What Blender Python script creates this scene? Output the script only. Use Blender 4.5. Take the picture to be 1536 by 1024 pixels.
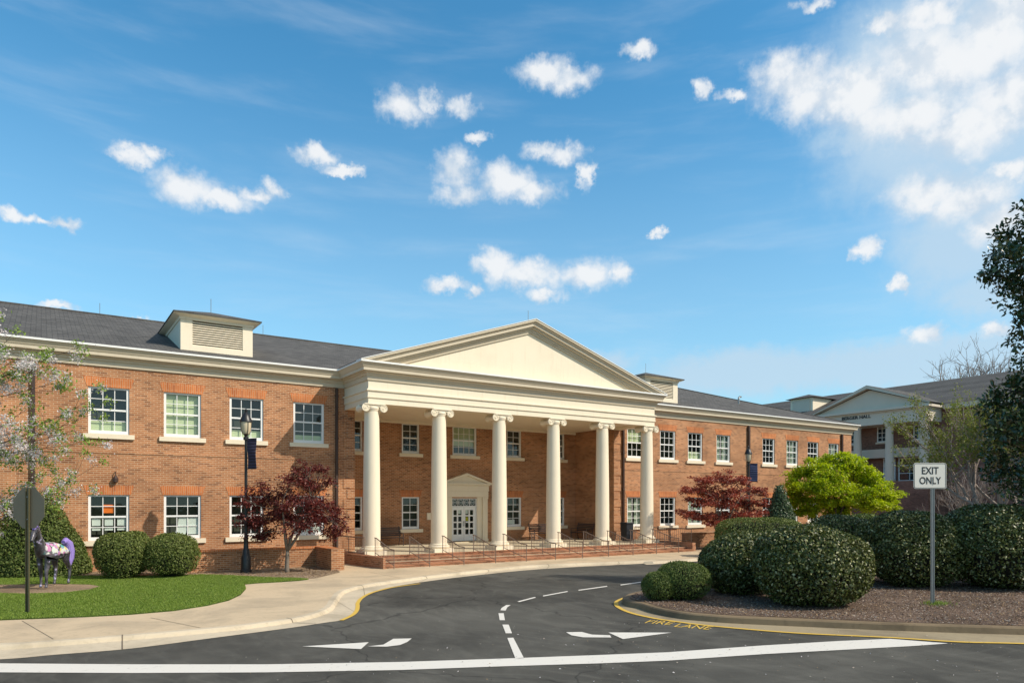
import bpy, math, random
import numpy as np
from mathutils import Vector, Matrix
from mathutils.geometry import tessellate_polygon

# ------------------------------------------------------------------ clearing
for o in list(bpy.data.objects):
    bpy.data.objects.remove(o, do_unlink=True)
SC = bpy.context.scene
COL = SC.collection
RAD = math.radians

# ------------------------------------------------------------------ camera
F, YAW, Y0, CX, H = 1069.0, RAD(34.2), 751.0, 790.0, 2.6      # pinhole measured from the photograph (1536 wide)
CO, SI = math.cos(YAW), math.sin(YAW)
cam_d = bpy.data.cameras.new('camera'); cam = bpy.data.objects.new('camera', cam_d); COL.objects.link(cam)
cam.location = (0, 0, H); cam.rotation_euler = (RAD(90), 0, -YAW)
cam_d.sensor_width = 36; cam_d.lens = F / 1536 * 36
cam_d.shift_x = (768 - CX) / 1536; cam_d.shift_y = (Y0 - 512) / 1536
cam_d.clip_start = 0.1; cam_d.clip_end = 3000
SC.camera = cam

# ------------------------------------------------------------------ light, sky, exposure
SUNV = Vector((0.795, -1.0, 1.10)).normalized()               # towards the sun
SUN_EL = math.asin(SUNV.z); SUN_AZ = math.atan2(SUNV.x, SUNV.y)
sun_d = bpy.data.lights.new('sun', 'SUN'); sun_d.energy = 4.35; sun_d.angle = RAD(0.53); sun_d.color = (1.0, 0.915, 0.785)
sun = bpy.data.objects.new('sun', sun_d); COL.objects.link(sun)
sun.rotation_euler = SUNV.to_track_quat('Z', 'Y').to_euler(); sun.location = (20, -20, 40)
SC.view_settings.view_transform = 'Standard'; SC.view_settings.look = 'None'
SC.view_settings.gamma = 1; SC.view_settings.exposure = 0.0
SKY_STRENGTH = 0.115


class NT:
    """small helper for building node trees"""
    def __init__(s, tree):
        s.t = tree; s.t.nodes.clear()
    def n(s, kind, ins=None, **props):
        nd = s.t.nodes.new(kind)
        for k, v in props.items(): setattr(nd, k, v)
        for k, v in (ins or {}).items():
            sock = nd.inputs[k]
            if isinstance(v, bpy.types.NodeSocket): s.t.links.new(v, sock)
            else:
                if hasattr(sock.default_value, '__len__') and not isinstance(v, (tuple, list)): v = (v,) * len(sock.default_value)
                if hasattr(sock.default_value, '__len__') and len(sock.default_value) == 4 and len(v) == 3: v = tuple(v) + (1,)
                sock.default_value = v
        return nd
    def math(s, op, a, b=0.0, c=0.0, clamp=False):
        return s.n('ShaderNodeMath', {0: a, 1: b, 2: c}, operation=op, use_clamp=clamp).outputs[0]
    def vec(s, op, a, b=(0, 0, 0), c=(0, 0, 0)):
        nd = s.n('ShaderNodeVectorMath', {0: a, 1: b, 2: c}, operation=op)
        return nd.outputs['Value'] if op in ('LENGTH', 'DOT_PRODUCT', 'DISTANCE') else nd.outputs[0]
    def mix(s, f, a, b, blend='MIX'):
        nd = s.n('ShaderNodeMix', data_type='RGBA', blend_type=blend)
        for i, v in ((0, f), (6, a), (7, b)):
            if isinstance(v, bpy.types.NodeSocket): s.t.links.new(v, nd.inputs[i])
            else: nd.inputs[i].default_value = (tuple(v) + (1,))[:4] if isinstance(v, (tuple, list)) else v
        return nd.outputs[2]
    def noise(s, vec, scale, detail=4, rough=0.55, dist=0.0):
        ins = {'Scale': scale, 'Detail': detail, 'Roughness': rough, 'Distortion': dist}
        if vec is not None: ins['Vector'] = vec
        return s.n('ShaderNodeTexNoise', ins).outputs['Fac']
    def ramp(s, fac, stops):
        nd = s.n('ShaderNodeValToRGB', {0: fac}); cr = nd.color_ramp
        while len(cr.elements) < len(stops): cr.elements.new(0.5)
        for e, (p, c) in zip(cr.elements, stops):
            e.position = p; e.color = (tuple(c) + (1,))[:4] if isinstance(c, (tuple, list)) else (c, c, c, 1)
        return nd.outputs[0]
    def smooth(s, v, lo, hi, a=0.0, b=1.0):
        return s.n('ShaderNodeMapRange', {0: v, 1: lo, 2: hi, 3: a, 4: b}, interpolation_type='SMOOTHSTEP').outputs[0]


def sky_dir(x, y):                                             # azimuth / elevation of a sky feature
    t, u = (x - CX) / F, (Y0 - y) / F
    v = Vector((CO * t + SI, -SI * t + CO, u)).normalized()
    return math.atan2(v.x, v.y), math.asin(v.z)


def build_world():
    w = bpy.data.worlds.new('World'); SC.world = w; w.use_nodes = True
    N = NT(w.node_tree)
    sky = N.n('ShaderNodeTexSky', sky_type='NISHITA', sun_disc=False, sun_elevation=SUN_EL, sun_rotation=SUN_AZ,
              altitude=100, air_density=1.15, dust_density=0.5, ozone_density=2.5)
    skyc = N.mix(1.0, sky.outputs[0], (0.60, 1.42, 1.60), 'MULTIPLY')
    d = N.n('ShaderNodeTexCoord').outputs['Generated']
    xyz = N.n('ShaderNodeSeparateXYZ', {0: d})
    az = N.math('ARCTAN2', xyz.outputs[0], xyz.outputs[1]); el = N.math('ARCSINE', xyz.outputs[2])
    v = N.n('ShaderNodeCombineXYZ', {0: az, 1: el, 2: 0.0}).outputs[0]
    # warp for ragged edges
    warp = N.n('ShaderNodeTexNoise', {'Vector': v, 'Scale': 28.0, 'Detail': 4.0, 'Roughness': 0.6}).outputs['Color']
    vw = N.vec('ADD', v, N.vec('MULTIPLY', N.vec('SUBTRACT', warp, (0.5, 0.5, 0.5)), (0.05, 0.03, 0.0)))
    warp2 = N.n('ShaderNodeTexNoise', {'Vector': v, 'Scale': 85.0, 'Detail': 4.0, 'Roughness': 0.65}).outputs['Color']
    vw = N.vec('ADD', vw, N.vec('MULTIPLY', N.vec('SUBTRACT', warp2, (0.5, 0.5, 0.5)), (0.022, 0.016, 0.0)))
    def field(blobs):
        best = None
        for (x, y, sx, sy) in blobs:
            a, e = sky_dir(x, y); a2, _ = sky_dir(x + sx, y); _, e2 = sky_dir(x, y - sy)
            ka, ke = 1 / abs(a2 - a), 1 / abs(e2 - e)
            q = N.vec('LENGTH', N.vec('MULTIPLY_ADD', vw, (ka, ke, 0), (-a * ka, -e * ke, 0)))
            best = q if best is None else N.math('MINIMUM', best, q)
        return N.math('SUBTRACT', 1.0, best)
    puffs = [(604, 158, 40, 30), (640, 150, 22, 20), (688, 163, 30, 18), (815, 108, 46, 26), (855, 122, 42, 24), (720, 207, 18, 10),
             (682, 258, 34, 38), (690, 290, 40, 18), (762, 272, 46, 28), (800, 285, 48, 20), (850, 232, 34, 20), (815, 228, 40, 14), (880, 262, 12, 24),
             (285, 283, 62, 30), (330, 298, 60, 20), (385, 292, 40, 14), (408, 286, 22, 22), (200, 237, 40, 17), (222, 232, 24, 14),
             (475, 235, 36, 16), (520, 256, 30, 8), (22, 322, 34, 12), (95, 338, 28, 12), (60, 330, 20, 8), (92, 461, 30, 8), (205, 478, 20, 5),
             (800, 412, 72, 24), (880, 412, 62, 26), (925, 408, 22, 22), (668, 425, 38, 13), (745, 398, 32, 24), (812, 440, 34, 14), (712, 437, 14, 12),
             (1168, 105, 52, 36), (1212, 150, 62, 40), (1290, 135, 86, 44), (1400, 95, 130, 80), (1490, 60, 120, 90), (1520, 140, 100, 70),
             (1325, 32, 36, 18), (1200, 125, 80, 48), (1265, 150, 90, 46), (1350, 175, 110, 45), (1460, 190, 110, 50), (1530, 20, 80, 60), (1400, 20, 90, 30), (1500, 330, 60, 40), (1392, 288, 70, 40), (1450, 300, 80, 34), (1300, 372, 21, 18), (1385, 501, 38, 16), (1500, 494, 34, 13),
             (1052, 138, 15, 18), (1104, 142, 30, 11), (955, 78, 26, 16), (1222, 6, 34, 12), (986, 348, 11, 8), (1346, 426, 12, 14), (1520, 260, 40, 20)]
    veil = [(1440, 230, 230, 120), (1400, 90, 260, 130), (1450, 365, 170, 95), (1500, 430, 120, 60), (1330, 190, 120, 50), (1380, 545, 330, 42), (860, 545, 120, 24), (1100, 560, 200, 40)]
    fp, fv = field(puffs), field(veil)
    n1 = N.noise(v, 17.0, 8, 0.55)
    n2 = N.noise(N.vec('ADD', v, (0.016, 0.018, 0.0)), 17.0, 8, 0.55)        # towards the sun: lit / shaded side of each billow
    dens = N.math('ADD', N.math('MULTIPLY', fp, 1.45), N.math('MULTIPLY', N.math('SUBTRACT', n1, 0.5), 2.2))
    mask = N.smooth(dens, -0.42, 1.05, 0.0, 0.93)
    mask = N.math('MULTIPLY', mask, N.smooth(fp, -0.75, 0.12))
    vd = N.math('ADD', fv, N.math('MULTIPLY', N.math('SUBTRACT', N.noise(v, 9.0, 5, 0.55), 0.5), 0.9))
    vmask = N.smooth(vd, -0.25, 0.55, 0.0, 0.78)
    # thin streaky cirrus
    rot = N.n('ShaderNodeMapping', {'Vector': v, 'Rotation': (0, 0, RAD(-14)), 'Scale': (1.6, 9.0, 1.0)}).outputs[0]
    c1 = N.noise(rot, 2.2, 6, 0.55, 0.3)
    cir = N.smooth(c1, 0.44, 0.88, 0.0, 0.26)
    low = N.smooth(el, 0.02, 0.58, 0.46, 0.0)                                 # pale air towards the horizon
    s = SKY_STRENGTH
    white, grey = (0.92 / s, 0.935 / s, 0.95 / s), (0.60 / s, 0.70 / s, 0.81 / s)
    lit = N.smooth(N.math('SUBTRACT', n1, n2), -0.13, 0.05)
    ccol = N.mix(N.math('MULTIPLY_ADD', lit, 0.62, N.smooth(dens, 0.1, 1.3, 0.0, 0.40)), grey, white)
    gl = N.smooth(N.vec('DOT_PRODUCT', d, tuple(SUNV)), 0.42, 1.0, 0.0, 0.85)                # warm glow added round the sun, mostly out of view, to warm the fill
    out = N.mix(gl, skyc, (1.0 / s, 0.86 / s, 0.70 / s))
    out = N.mix(cir, out, (0.80 / s, 0.88 / s, 0.95 / s))
    out = N.mix(low, out, (0.60 / s, 0.78 / s, 0.92 / s))
    out = N.mix(vmask, out, (0.55 / s, 0.71 / s, 0.85 / s))
    out = N.mix(mask, out, ccol)
    bg = N.n('ShaderNodeBackground', {'Color': out, 'Strength': s})
    o = N.n('ShaderNodeOutputWorld'); N.t.links.new(bg.outputs[0], o.inputs[0])
build_world()

# ------------------------------------------------------------------ measuring helpers (photograph pixel -> place)
def ray(x):
    t = (x - CX) / F; return (CO * t + SI) / (CO - SI * t), 1 / (CO - SI * t)
def XatY(x, Y): return ray(x)[0] * Y
def ZatY(x, y, Y): return H + (Y0 - y) / F * Y * ray(x)[1]
def G(x, y, z=0.0):
    d = F * (H - z) / (y - Y0); r = (x - CX) / F * d
    return (CO * r + SI * d, -SI * r + CO * d)
def RD(r, d): return (CO * r + SI * d, -SI * r + CO * d)       # right / ahead metres -> world
def XD(x, d): return RD((x - CX) / F * d, d)
def ZD(y, d): return H + (Y0 - y) / F * d

# ------------------------------------------------------------------ mesh builder
class MB:
    def __init__(s): s.v, s.f, s.m = [], [], []
    def face(s, pts, mi=0):
        b = len(s.v); s.v += [tuple(p) for p in pts]; s.f.append(tuple(range(b, b + len(pts)))); s.m.append(mi)
    def box(s, x0, x1, y0, y1, z0, z1, mi=0):
        b = len(s.v)
        s.v += [(x0, y0, z0), (x1, y0, z0), (x1, y1, z0), (x0, y1, z0), (x0, y0, z1), (x1, y0, z1), (x1, y1, z1), (x0, y1, z1)]
        for q in ((0, 3, 2, 1), (4, 5, 6, 7), (0, 1, 5, 4), (1, 2, 6, 5), (2, 3, 7, 6), (3, 0, 4, 7)):
            s.f.append(tuple(b + i for i in q)); s.m.append(mi)
    def prism(s, poly, z0, z1, mi=0):                           # plan polygon extruded upwards
        area = sum(poly[i][0] * poly[(i + 1) % len(poly)][1] - poly[(i + 1) % len(poly)][0] * poly[i][1] for i in range(len(poly)))
        if area < 0: poly = poly[::-1]
        n = len(poly); b = len(s.v)
        s.v += [(p[0], p[1], z0) for p in poly] + [(p[0], p[1], z1) for p in poly]
        for i in range(n):
            j = (i + 1) % n; s.f.append((b + i, b + j, b + n + j, b + n + i)); s.m.append(mi)
        tris = tessellate_polygon([[Vector((p[0], p[1], 0)) for p in poly]])
        for t in tris:
            a, c, d = t
            A, B, C_ = (Vector(poly[k]) for k in t)
            if (B - A).cross(C_ - A) < 0: a, c, d = t[0], t[2], t[1]
            s.f.append((b + n + a, b + n + c, b + n + d)); s.m.append(mi)
    def xz_prism(s, poly, y0, y1, mi=0):                        # outline in X-Z pushed back along Y
        n = len(poly); b = len(s.v)
        s.v += [(p[0], y0, p[1]) for p in poly] + [(p[0], y1, p[1]) for p in poly]
        s.f.append(tuple(b + i for i in range(n))); s.m.append(mi)
        s.f.append(tuple(b + n + i for i in range(n - 1, -1, -1))); s.m.append(mi)
        for i in range(n):
            j = (i + 1) % n; s.f.append((b + j, b + i, b + n + i, b + n + j)); s.m.append(mi)
    def tube(s, pts, rad, n=8, mi=0, caps=True):
        pts = [Vector(p) for p in pts]; k = len(pts)
        if not hasattr(rad, '__len__'): rad = [rad] * k
        b = len(s.v); ref = None
        for i, p in enumerate(pts):
            t = (pts[min(i + 1, k - 1)] - pts[max(i - 1, 0)]).normalized()
            if ref is None: ref = t.orthogonal().normalized()
            else:
                ref = ref - t * ref.dot(t)
                ref = ref.normalized() if ref.length > 1e-6 else t.orthogonal().normalized()
            w = t.cross(ref)
            for j in range(n):
                a = 2 * math.pi * j / n
                q = p + (ref * math.cos(a) + w * math.sin(a)) * rad[i]; s.v.append((q.x, q.y, q.z))
        for i in range(k - 1):
            for j in range(n):
                j2 = (j + 1) % n
                s.f.append((b + i * n + j, b + i * n + j2, b + (i + 1) * n + j2, b + (i + 1) * n + j)); s.m.append(mi)
        if caps:
            s.f.append(tuple(b + j for j in range(n - 1, -1, -1))); s.m.append(mi)
            s.f.append(tuple(b + (k - 1) * n + j for j in range(n))); s.m.append(mi)
    def lathe(s, cx, cy, prof, n=24, mi=0):                     # prof: (radius, z) from bottom to top
        b = len(s.v); k = len(prof)
        for r, z in prof:
            for j in range(n):
                a = 2 * math.pi * j / n; s.v.append((cx + r * math.cos(a), cy + r * math.sin(a), z))
        for i in range(k - 1):
            for j in range(n):
                j2 = (j + 1) % n
                s.f.append((b + i * n + j, b + i * n + j2, b + (i + 1) * n + j2, b + (i + 1) * n + j)); s.m.append(mi)
        s.f.append(tuple(b + j for j in range(n - 1, -1, -1))); s.m.append(mi)
        s.f.append(tuple(b + (k - 1) * n + j for j in range(n))); s.m.append(mi)
    def sweep(s, path, prof, mi=0, closed_prof=True, side=1):   # plan polyline; profile (outward offset, z); outward = right of travel
        P = [Vector((p[0], p[1])) for p in path]; k = len(P); b = len(s.v); m = len(prof)
        for i in range(k):
            d1 = (P[i] - P[i - 1]).normalized() if i > 0 else None
            d2 = (P[i + 1] - P[i]).normalized() if i < k - 1 else None
            if d1 is None: d1 = d2
            if d2 is None: d2 = d1
            n1, n2 = Vector((d1.y, -d1.x)) * side, Vector((d2.y, -d2.x)) * side
            bis = n1 + n2; bis = bis / max(1e-6, bis.dot(n1))
            for o, z in prof: q = P[i] + bis * o; s.v.append((q.x, q.y, z))
        for i in range(k - 1):
            for j in range(m if closed_prof else m - 1):
                j2 = (j + 1) % m
                s.f.append((b + i * m + j, b + (i + 1) * m + j, b + (i + 1) * m + j2, b + i * m + j2)); s.m.append(mi)
        if closed_prof:
            s.f.append(tuple(b + j for j in range(m))); s.m.append(mi)
            s.f.append(tuple(b + (k - 1) * m + j for j in range(m - 1, -1, -1))); s.m.append(mi)
    def mesh(s, name, mats, smooth=False):
        me = bpy.data.meshes.new(name); me.from_pydata(s.v, [], s.f)
        if not isinstance(mats, (list, tuple)): mats = [mats]
        for m in mats: me.materials.append(m)
        me.polygons.foreach_set('material_index', s.m)
        if smooth: me.polygons.foreach_set('use_smooth', [True] * len(s.f))
        me.update()
        return me
    def build(s, name, mats, parent=None, smooth=False, loc=None):
        return link(name, s.mesh(name, mats, smooth), parent, loc)


def link(name, me, parent=None, loc=None):
    o = bpy.data.objects.new(name, me); COL.objects.link(o)
    if parent is not None: o.parent = parent
    if loc is not None: o.location = loc
    return o
def tag(o, label, cat, group=None):
    o['label'] = label; o['category'] = cat
    if group: o['group'] = group
    return o
def thing(name, label, cat, loc=(0, 0, 0), rz=0.0, group=None):
    o = bpy.data.objects.new(name, None); COL.objects.link(o); o.location = loc; o.rotation_euler = (0, 0, rz)
    o.empty_display_size = 0.3
    return tag(o, label, cat, group)
def struct(o): o['kind'] = 'structure'; return o
def copy_tree(o, parent=None):
    c = o.copy(); COL.objects.link(c)
    if parent is not None: c.parent = parent
    for ch in list(o.children): copy_tree(ch, c)
    return c
def smooth_by_angle(o, ang=40):
    me = o.data; me.polygons.foreach_set('use_smooth', [True] * len(me.polygons))
    try: me.set_sharp_from_angle(angle=RAD(ang))
    except Exception: pass
def bevel(o, w, seg=2):
    m = o.modifiers.new('bevel', 'BEVEL'); m.width = w; m.segments = seg; m.limit_method = 'ANGLE'; m.angle_limit = RAD(40)
    return o

def catmull(pts, n=10):
    P = [np.array(p, float) for p in pts]; P = [2 * P[0] - P[1]] + P + [2 * P[-1] - P[-2]]; out = []
    for i in range(1, len(P) - 2):
        for k in range(n):
            t = k / n; a, b, c_, d = P[i - 1], P[i], P[i + 1], P[i + 2]
            out.append(0.5 * ((2 * b) + (c_ - a) * t + (2 * a - 5 * b + 4 * c_ - d) * t * t + (3 * b - a - 3 * c_ + d) * t ** 3))
    out.append(P[-2]); return [tuple(p) for p in out]
def offset(pts, o):                                             # to the right of travel
    P = np.array(pts, float); T = np.gradient(P, axis=0); T /= np.linalg.norm(T, axis=1)[:, None]
    return [tuple(p) for p in P + np.stack([T[:, 1], -T[:, 0]], 1) * o]
def strip(mb, A, B, za, zb, mi=0):
    for i in range(min(len(A), len(B)) - 1):
        q = [(A[i][0], A[i][1], za), (A[i + 1][0], A[i + 1][1], za), (B[i + 1][0], B[i + 1][1], zb), (B[i][0], B[i][1], zb)]
        nrm = (Vector(q[1]) - Vector(q[0])).cross(Vector(q[3]) - Vector(q[0]))
        if nrm.z < 0: q = q[::-1]
        mb.face(q, mi)
def sheet(mb, poly, z, mi=0):
    b = len(mb.v); mb.v += [(p[0], p[1], z) for p in poly]
    for t in tessellate_polygon([[Vector((p[0], p[1], 0)) for p in poly]]):
        A, B, C_ = (Vector(poly[k][:2]) for k in t)
        if (B - A).cross(C_ - A) < 0: t = (t[0], t[2], t[1])
        mb.f.append(tuple(b + k for k in t)); mb.m.append(mi)

# ------------------------------------------------------------------ materials
def mat(name):
    m = bpy.data.materials.new(name); m.use_nodes = True; N = NT(m.node_tree)
    N.out = N.n('ShaderNodeOutputMaterial'); return m, N
def finish(N, col, rough=0.6, bump=None, bstr=0.3, bdist=0.02, spec=0.5, metal=0.0, **kw):
    ins = {'Base Color': col, 'Roughness': rough, 'Specular IOR Level': spec, 'Metallic': metal}; ins.update(kw)
    p = N.n('ShaderNodeBsdfPrincipled', ins)
    if bump is not None:
        b = N.n('ShaderNodeBump', {'Height': bump, 'Strength': bstr, 'Distance': bdist}); N.t.links.new(b.outputs[0], p.inputs['Normal'])
    N.t.links.new(p.outputs[0], N.out.inputs[0]); return p
def pos(N): return N.n('ShaderNodeNewGeometry').outputs['Position']

def plain(name, col, rough=0.5, var=0.10, scale=3.0, bstr=0.1, spec=0.5, metal=0.0):
    m, N = mat(name); p = pos(N); n = N.noise(p, scale, 5, 0.6); n2 = N.noise(p, scale * 14, 3)
    k = N.math('ADD', N.math('MULTIPLY', n, var * 2), N.math('MULTIPLY_ADD', n2, var * 0.6, 1 - var * 1.3))
    c_ = N.mix(1.0, col, N.n('ShaderNodeCombineXYZ', {0: k, 1: k, 2: k}).outputs[0], 'MULTIPLY')
    finish(N, c_, rough, n2, bstr, 0.01, spec, metal); return m

def weathered(name, col, rough):                                # painted trim with faint rain streaks and grime
    m, N = mat(name); P = pos(N)
    st = N.noise(N.vec('MULTIPLY', P, (5.0, 5.0, 0.45)), 1.5, 5, 0.65); pt = N.noise(P, 1.1, 5, 0.6); f = N.noise(P, 24, 4)
    c_ = N.mix(N.smooth(st, 0.50, 0.80, 0.0, 0.30), col, (col[0] * .70, col[1] * .68, col[2] * .62))
    c_ = N.mix(N.smooth(pt, 0.48, 0.80, 0.0, 0.28), c_, (col[0] * .82, col[1] * .81, col[2] * .78))
    finish(N, c_, rough, f, 0.06, 0.01); return m

def brick(name, c1, c2, mortar, soldier=False, dark=(0.10, 0.045, 0.03)):
    m, N = mat(name); P = pos(N); xyz = N.n('ShaderNodeSeparateXYZ', {0: P})
    u = N.math('ADD', xyz.outputs[0], xyz.outputs[1])
    v = N.n('ShaderNodeCombineXYZ', {0: xyz.outputs[2], 1: u, 2: 0.0} if soldier else {0: u, 1: xyz.outputs[2], 2: 0.0}).outputs[0]
    kw = dict(offset=0.5, offset_frequency=2, squash=1.0, squash_frequency=2)
    ins = {'Vector': v, 'Scale': 1.0, 'Mortar Size': 0.0075, 'Mortar Smooth': 0.25, 'Bias': -0.1, 'Brick Width': 0.42 if soldier else 0.212, 'Row Height': 0.071}
    b = N.n('ShaderNodeTexBrick', {**ins, 'Color1': c1, 'Color2': c2, 'Mortar': mortar}, **kw)
    # second reading of the same courses picks out the scattered burnt headers
    wn = N.n('ShaderNodeTexBrick', {**ins, 'Color1': (0, 0, 0), 'Color2': (1, 1, 1), 'Mortar': (0, 0, 0), 'Bias': 0.0}, **kw)
    pick = N.smooth(N.n('ShaderNodeSeparateColor', {0: wn.outputs[0]}).outputs[0], 0.80, 0.93)
    body = N.mix(N.math('MULTIPLY', pick, 0.34), b.outputs[0], dark)
    st = N.noise(N.vec('MULTIPLY', P, (0.5, 0.5, 1.1)), 0.9, 6, 0.6); st2 = N.noise(P, 5.0, 3)
    k = N.math('ADD', N.smooth(st, 0.26, 0.76, 0.70, 1.14), N.math('MULTIPLY_ADD', st2, 0.24, -0.12))
    body = N.mix(1.0, body, N.n('ShaderNodeCombineXYZ', {0: k, 1: k, 2: k}).outputs[0], 'MULTIPLY')
    finish(N, body, 0.85, b.outputs['Fac'], -0.35, 0.006, 0.25); return m

M = {}
M['brick'] = brick('red_brick', (0.475, 0.210, 0.095), (0.33, 0.130, 0.056), (0.56, 0.41, 0.27))
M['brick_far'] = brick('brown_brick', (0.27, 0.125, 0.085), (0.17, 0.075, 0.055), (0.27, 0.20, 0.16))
M['arch'] = brick('arch_brick', (0.60, 0.20, 0.065), (0.50, 0.155, 0.05), (0.55, 0.33, 0.20), True, (0.35, 0.10, 0.04))
M['step_brick'] = brick('paver_brick', (0.46, 0.205, 0.11), (0.33, 0.135, 0.07), (0.46, 0.33, 0.22))
M['cream'] = weathered('cream_paint', (0.835, 0.735, 0.565), 0.55)
M['taupe'] = weathered('taupe_paint', (0.60, 0.52, 0.39), 0.55)
M['white'] = plain('white_paint', (0.83, 0.83, 0.81), 0.4, 0.03, 2.0, 0.02)
M['grey_trim'] = plain('grey_paint', (0.66, 0.57, 0.46), 0.6, 0.08, 1.0, 0.05)
M['stone'] = plain('sill_stone', (0.79, 0.69, 0.52), 0.75, 0.08, 4.0, 0.15)
M['bronze'] = plain('bronze_metal', (0.055, 0.030, 0.022), 0.45, 0.1, 6, 0.03)
M['black'] = plain('black_iron', (0.016, 0.016, 0.018), 0.4, 0.1, 6, 0.03)
M['rail'] = plain('brown_iron', (0.19, 0.135, 0.105), 0.5, 0.12, 8, 0.03)
M['galv'] = plain('galvanised_steel', (0.30, 0.31, 0.31), 0.45, 0.15, 8, 0.05, 0.5, 0.55)
M['navy'] = plain('navy_cloth', (0.020, 0.035, 0.10), 0.8, 0.1, 3, 0.1)
M['navy2'] = plain('faded_navy_cloth', (0.035, 0.032, 0.065), 0.8, 0.1, 3, 0.1)
M['olive'] = plain('olive_steel', (0.175, 0.145, 0.095), 0.5, 0.10, 5, 0.03)
M['post_green'] = plain('green_post', (0.085, 0.075, 0.035), 0.5, 0.15, 9, 0.05)
M['signwhite'] = plain('sign_white', (0.82, 0.76, 0.67), 0.45, 0.03, 4, 0.02)
M['signblack'] = plain('sign_black', (0.02, 0.02, 0.022), 0.5, 0.03, 4, 0.02)
M['red'] = plain('sign_red', (0.45, 0.02, 0.02), 0.45, 0.05, 4, 0.02)
M['orange'] = plain('orange_paper', (0.95, 0.20, 0.012), 0.7, 0.03, 4, 0.02)
M['paper'] = plain('white_paper', (0.74, 0.78, 0.74), 0.8, 0.06, 9, 0.05)
M['yellow_paper'] = plain('yellow_paper', (0.55, 0.50, 0.05), 0.8, 0.06, 9, 0.05)
M['blind'] = plain('pale_green_blind', (0.62, 0.68, 0.42), 0.8, 0.06, 2, 0.05)
M['curtain'] = plain('pale_curtain', (0.52, 0.58, 0.47), 0.8, 0.2, 4, 0.05)
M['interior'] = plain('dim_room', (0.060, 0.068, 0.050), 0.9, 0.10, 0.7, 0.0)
M['bark'] = plain('grey_bark', (0.20, 0.165, 0.13), 0.9, 0.25, 9, 0.6)
M['bark_dark'] = plain('dark_bark', (0.085, 0.065, 0.05), 0.9, 0.25, 9, 0.6)
M['twig'] = plain('bare_twig', (0.30, 0.245, 0.215), 0.9, 0.2, 6, 0.3)
M['bench'] = plain('brown_bench_metal', (0.060, 0.040, 0.034), 0.4, 0.15, 6, 0.03)
M['bin'] = plain('dark_bin', (0.018, 0.022, 0.03), 0.5, 0.1, 6, 0.03)
M['porch'] = plain('porch_concrete', (0.55, 0.47, 0.33), 0.85, 0.10, 1.2, 0.2)

def mk_glass():
    m, N = mat('window_glass')
    lw = N.n('ShaderNodeLayerWeight', {'Blend': 0.5}).outputs['Facing']; fr = N.math('POWER', lw, 4.0)
    wob = N.n('ShaderNodeBump', {'Height': N.noise(pos(N), 1.3, 2), 'Strength': 0.05, 'Distance': 0.05})
    g = N.n('ShaderNodeBsdfGlossy', {'Color': (0.95, 0.97, 1.0), 'Roughness': 0.02, 'Normal': wob.outputs[0]})
    t = N.n('ShaderNodeBsdfTransparent', {'Color': (0.86, 0.90, 0.87)})
    x = N.n('ShaderNodeMixShader', {0: N.math('MULTIPLY_ADD', fr, 0.85, 0.055), 1: t.outputs[0], 2: g.outputs[0]})
    N.t.links.new(x.outputs[0], N.out.inputs[0]); return m
M['glass'] = mk_glass()

def mk_shingle():
    m, N = mat('asphalt_shingle'); P = pos(N); xyz = N.n('ShaderNodeSeparateXYZ', {0: P})
    v = N.n('ShaderNodeCombineXYZ', {0: N.math('ADD', xyz.outputs[0], N.math('MULTIPLY', xyz.outputs[1], 0.001)), 1: N.math('MULTIPLY', xyz.outputs[2], 3.16), 2: 0.0}).outputs[0]
    b = N.n('ShaderNodeTexBrick', {'Vector': v, 'Scale': 1.0, 'Color1': (0.088, 0.084, 0.080), 'Color2': (0.142, 0.136, 0.128), 'Mortar': (0.032, 0.032, 0.034),
            'Mortar Size': 0.011, 'Mortar Smooth': 0.3, 'Brick Width': 0.32, 'Row Height': 0.165, 'Bias': 0.0}, offset=0.5)
    n = N.smooth(N.noise(P, 0.6, 5, 0.6), 0.3, 0.75, 0.86, 1.12)
    c_ = N.mix(1.0, b.outputs[0], N.n('ShaderNodeCombineXYZ', {0: n, 1: n, 2: n}).outputs[0], 'MULTIPLY')
    finish(N, c_, 0.9, N.noise(P, 60, 2), 0.3, 0.01, 0.2); return m
M['shingle'] = mk_shingle()

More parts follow.
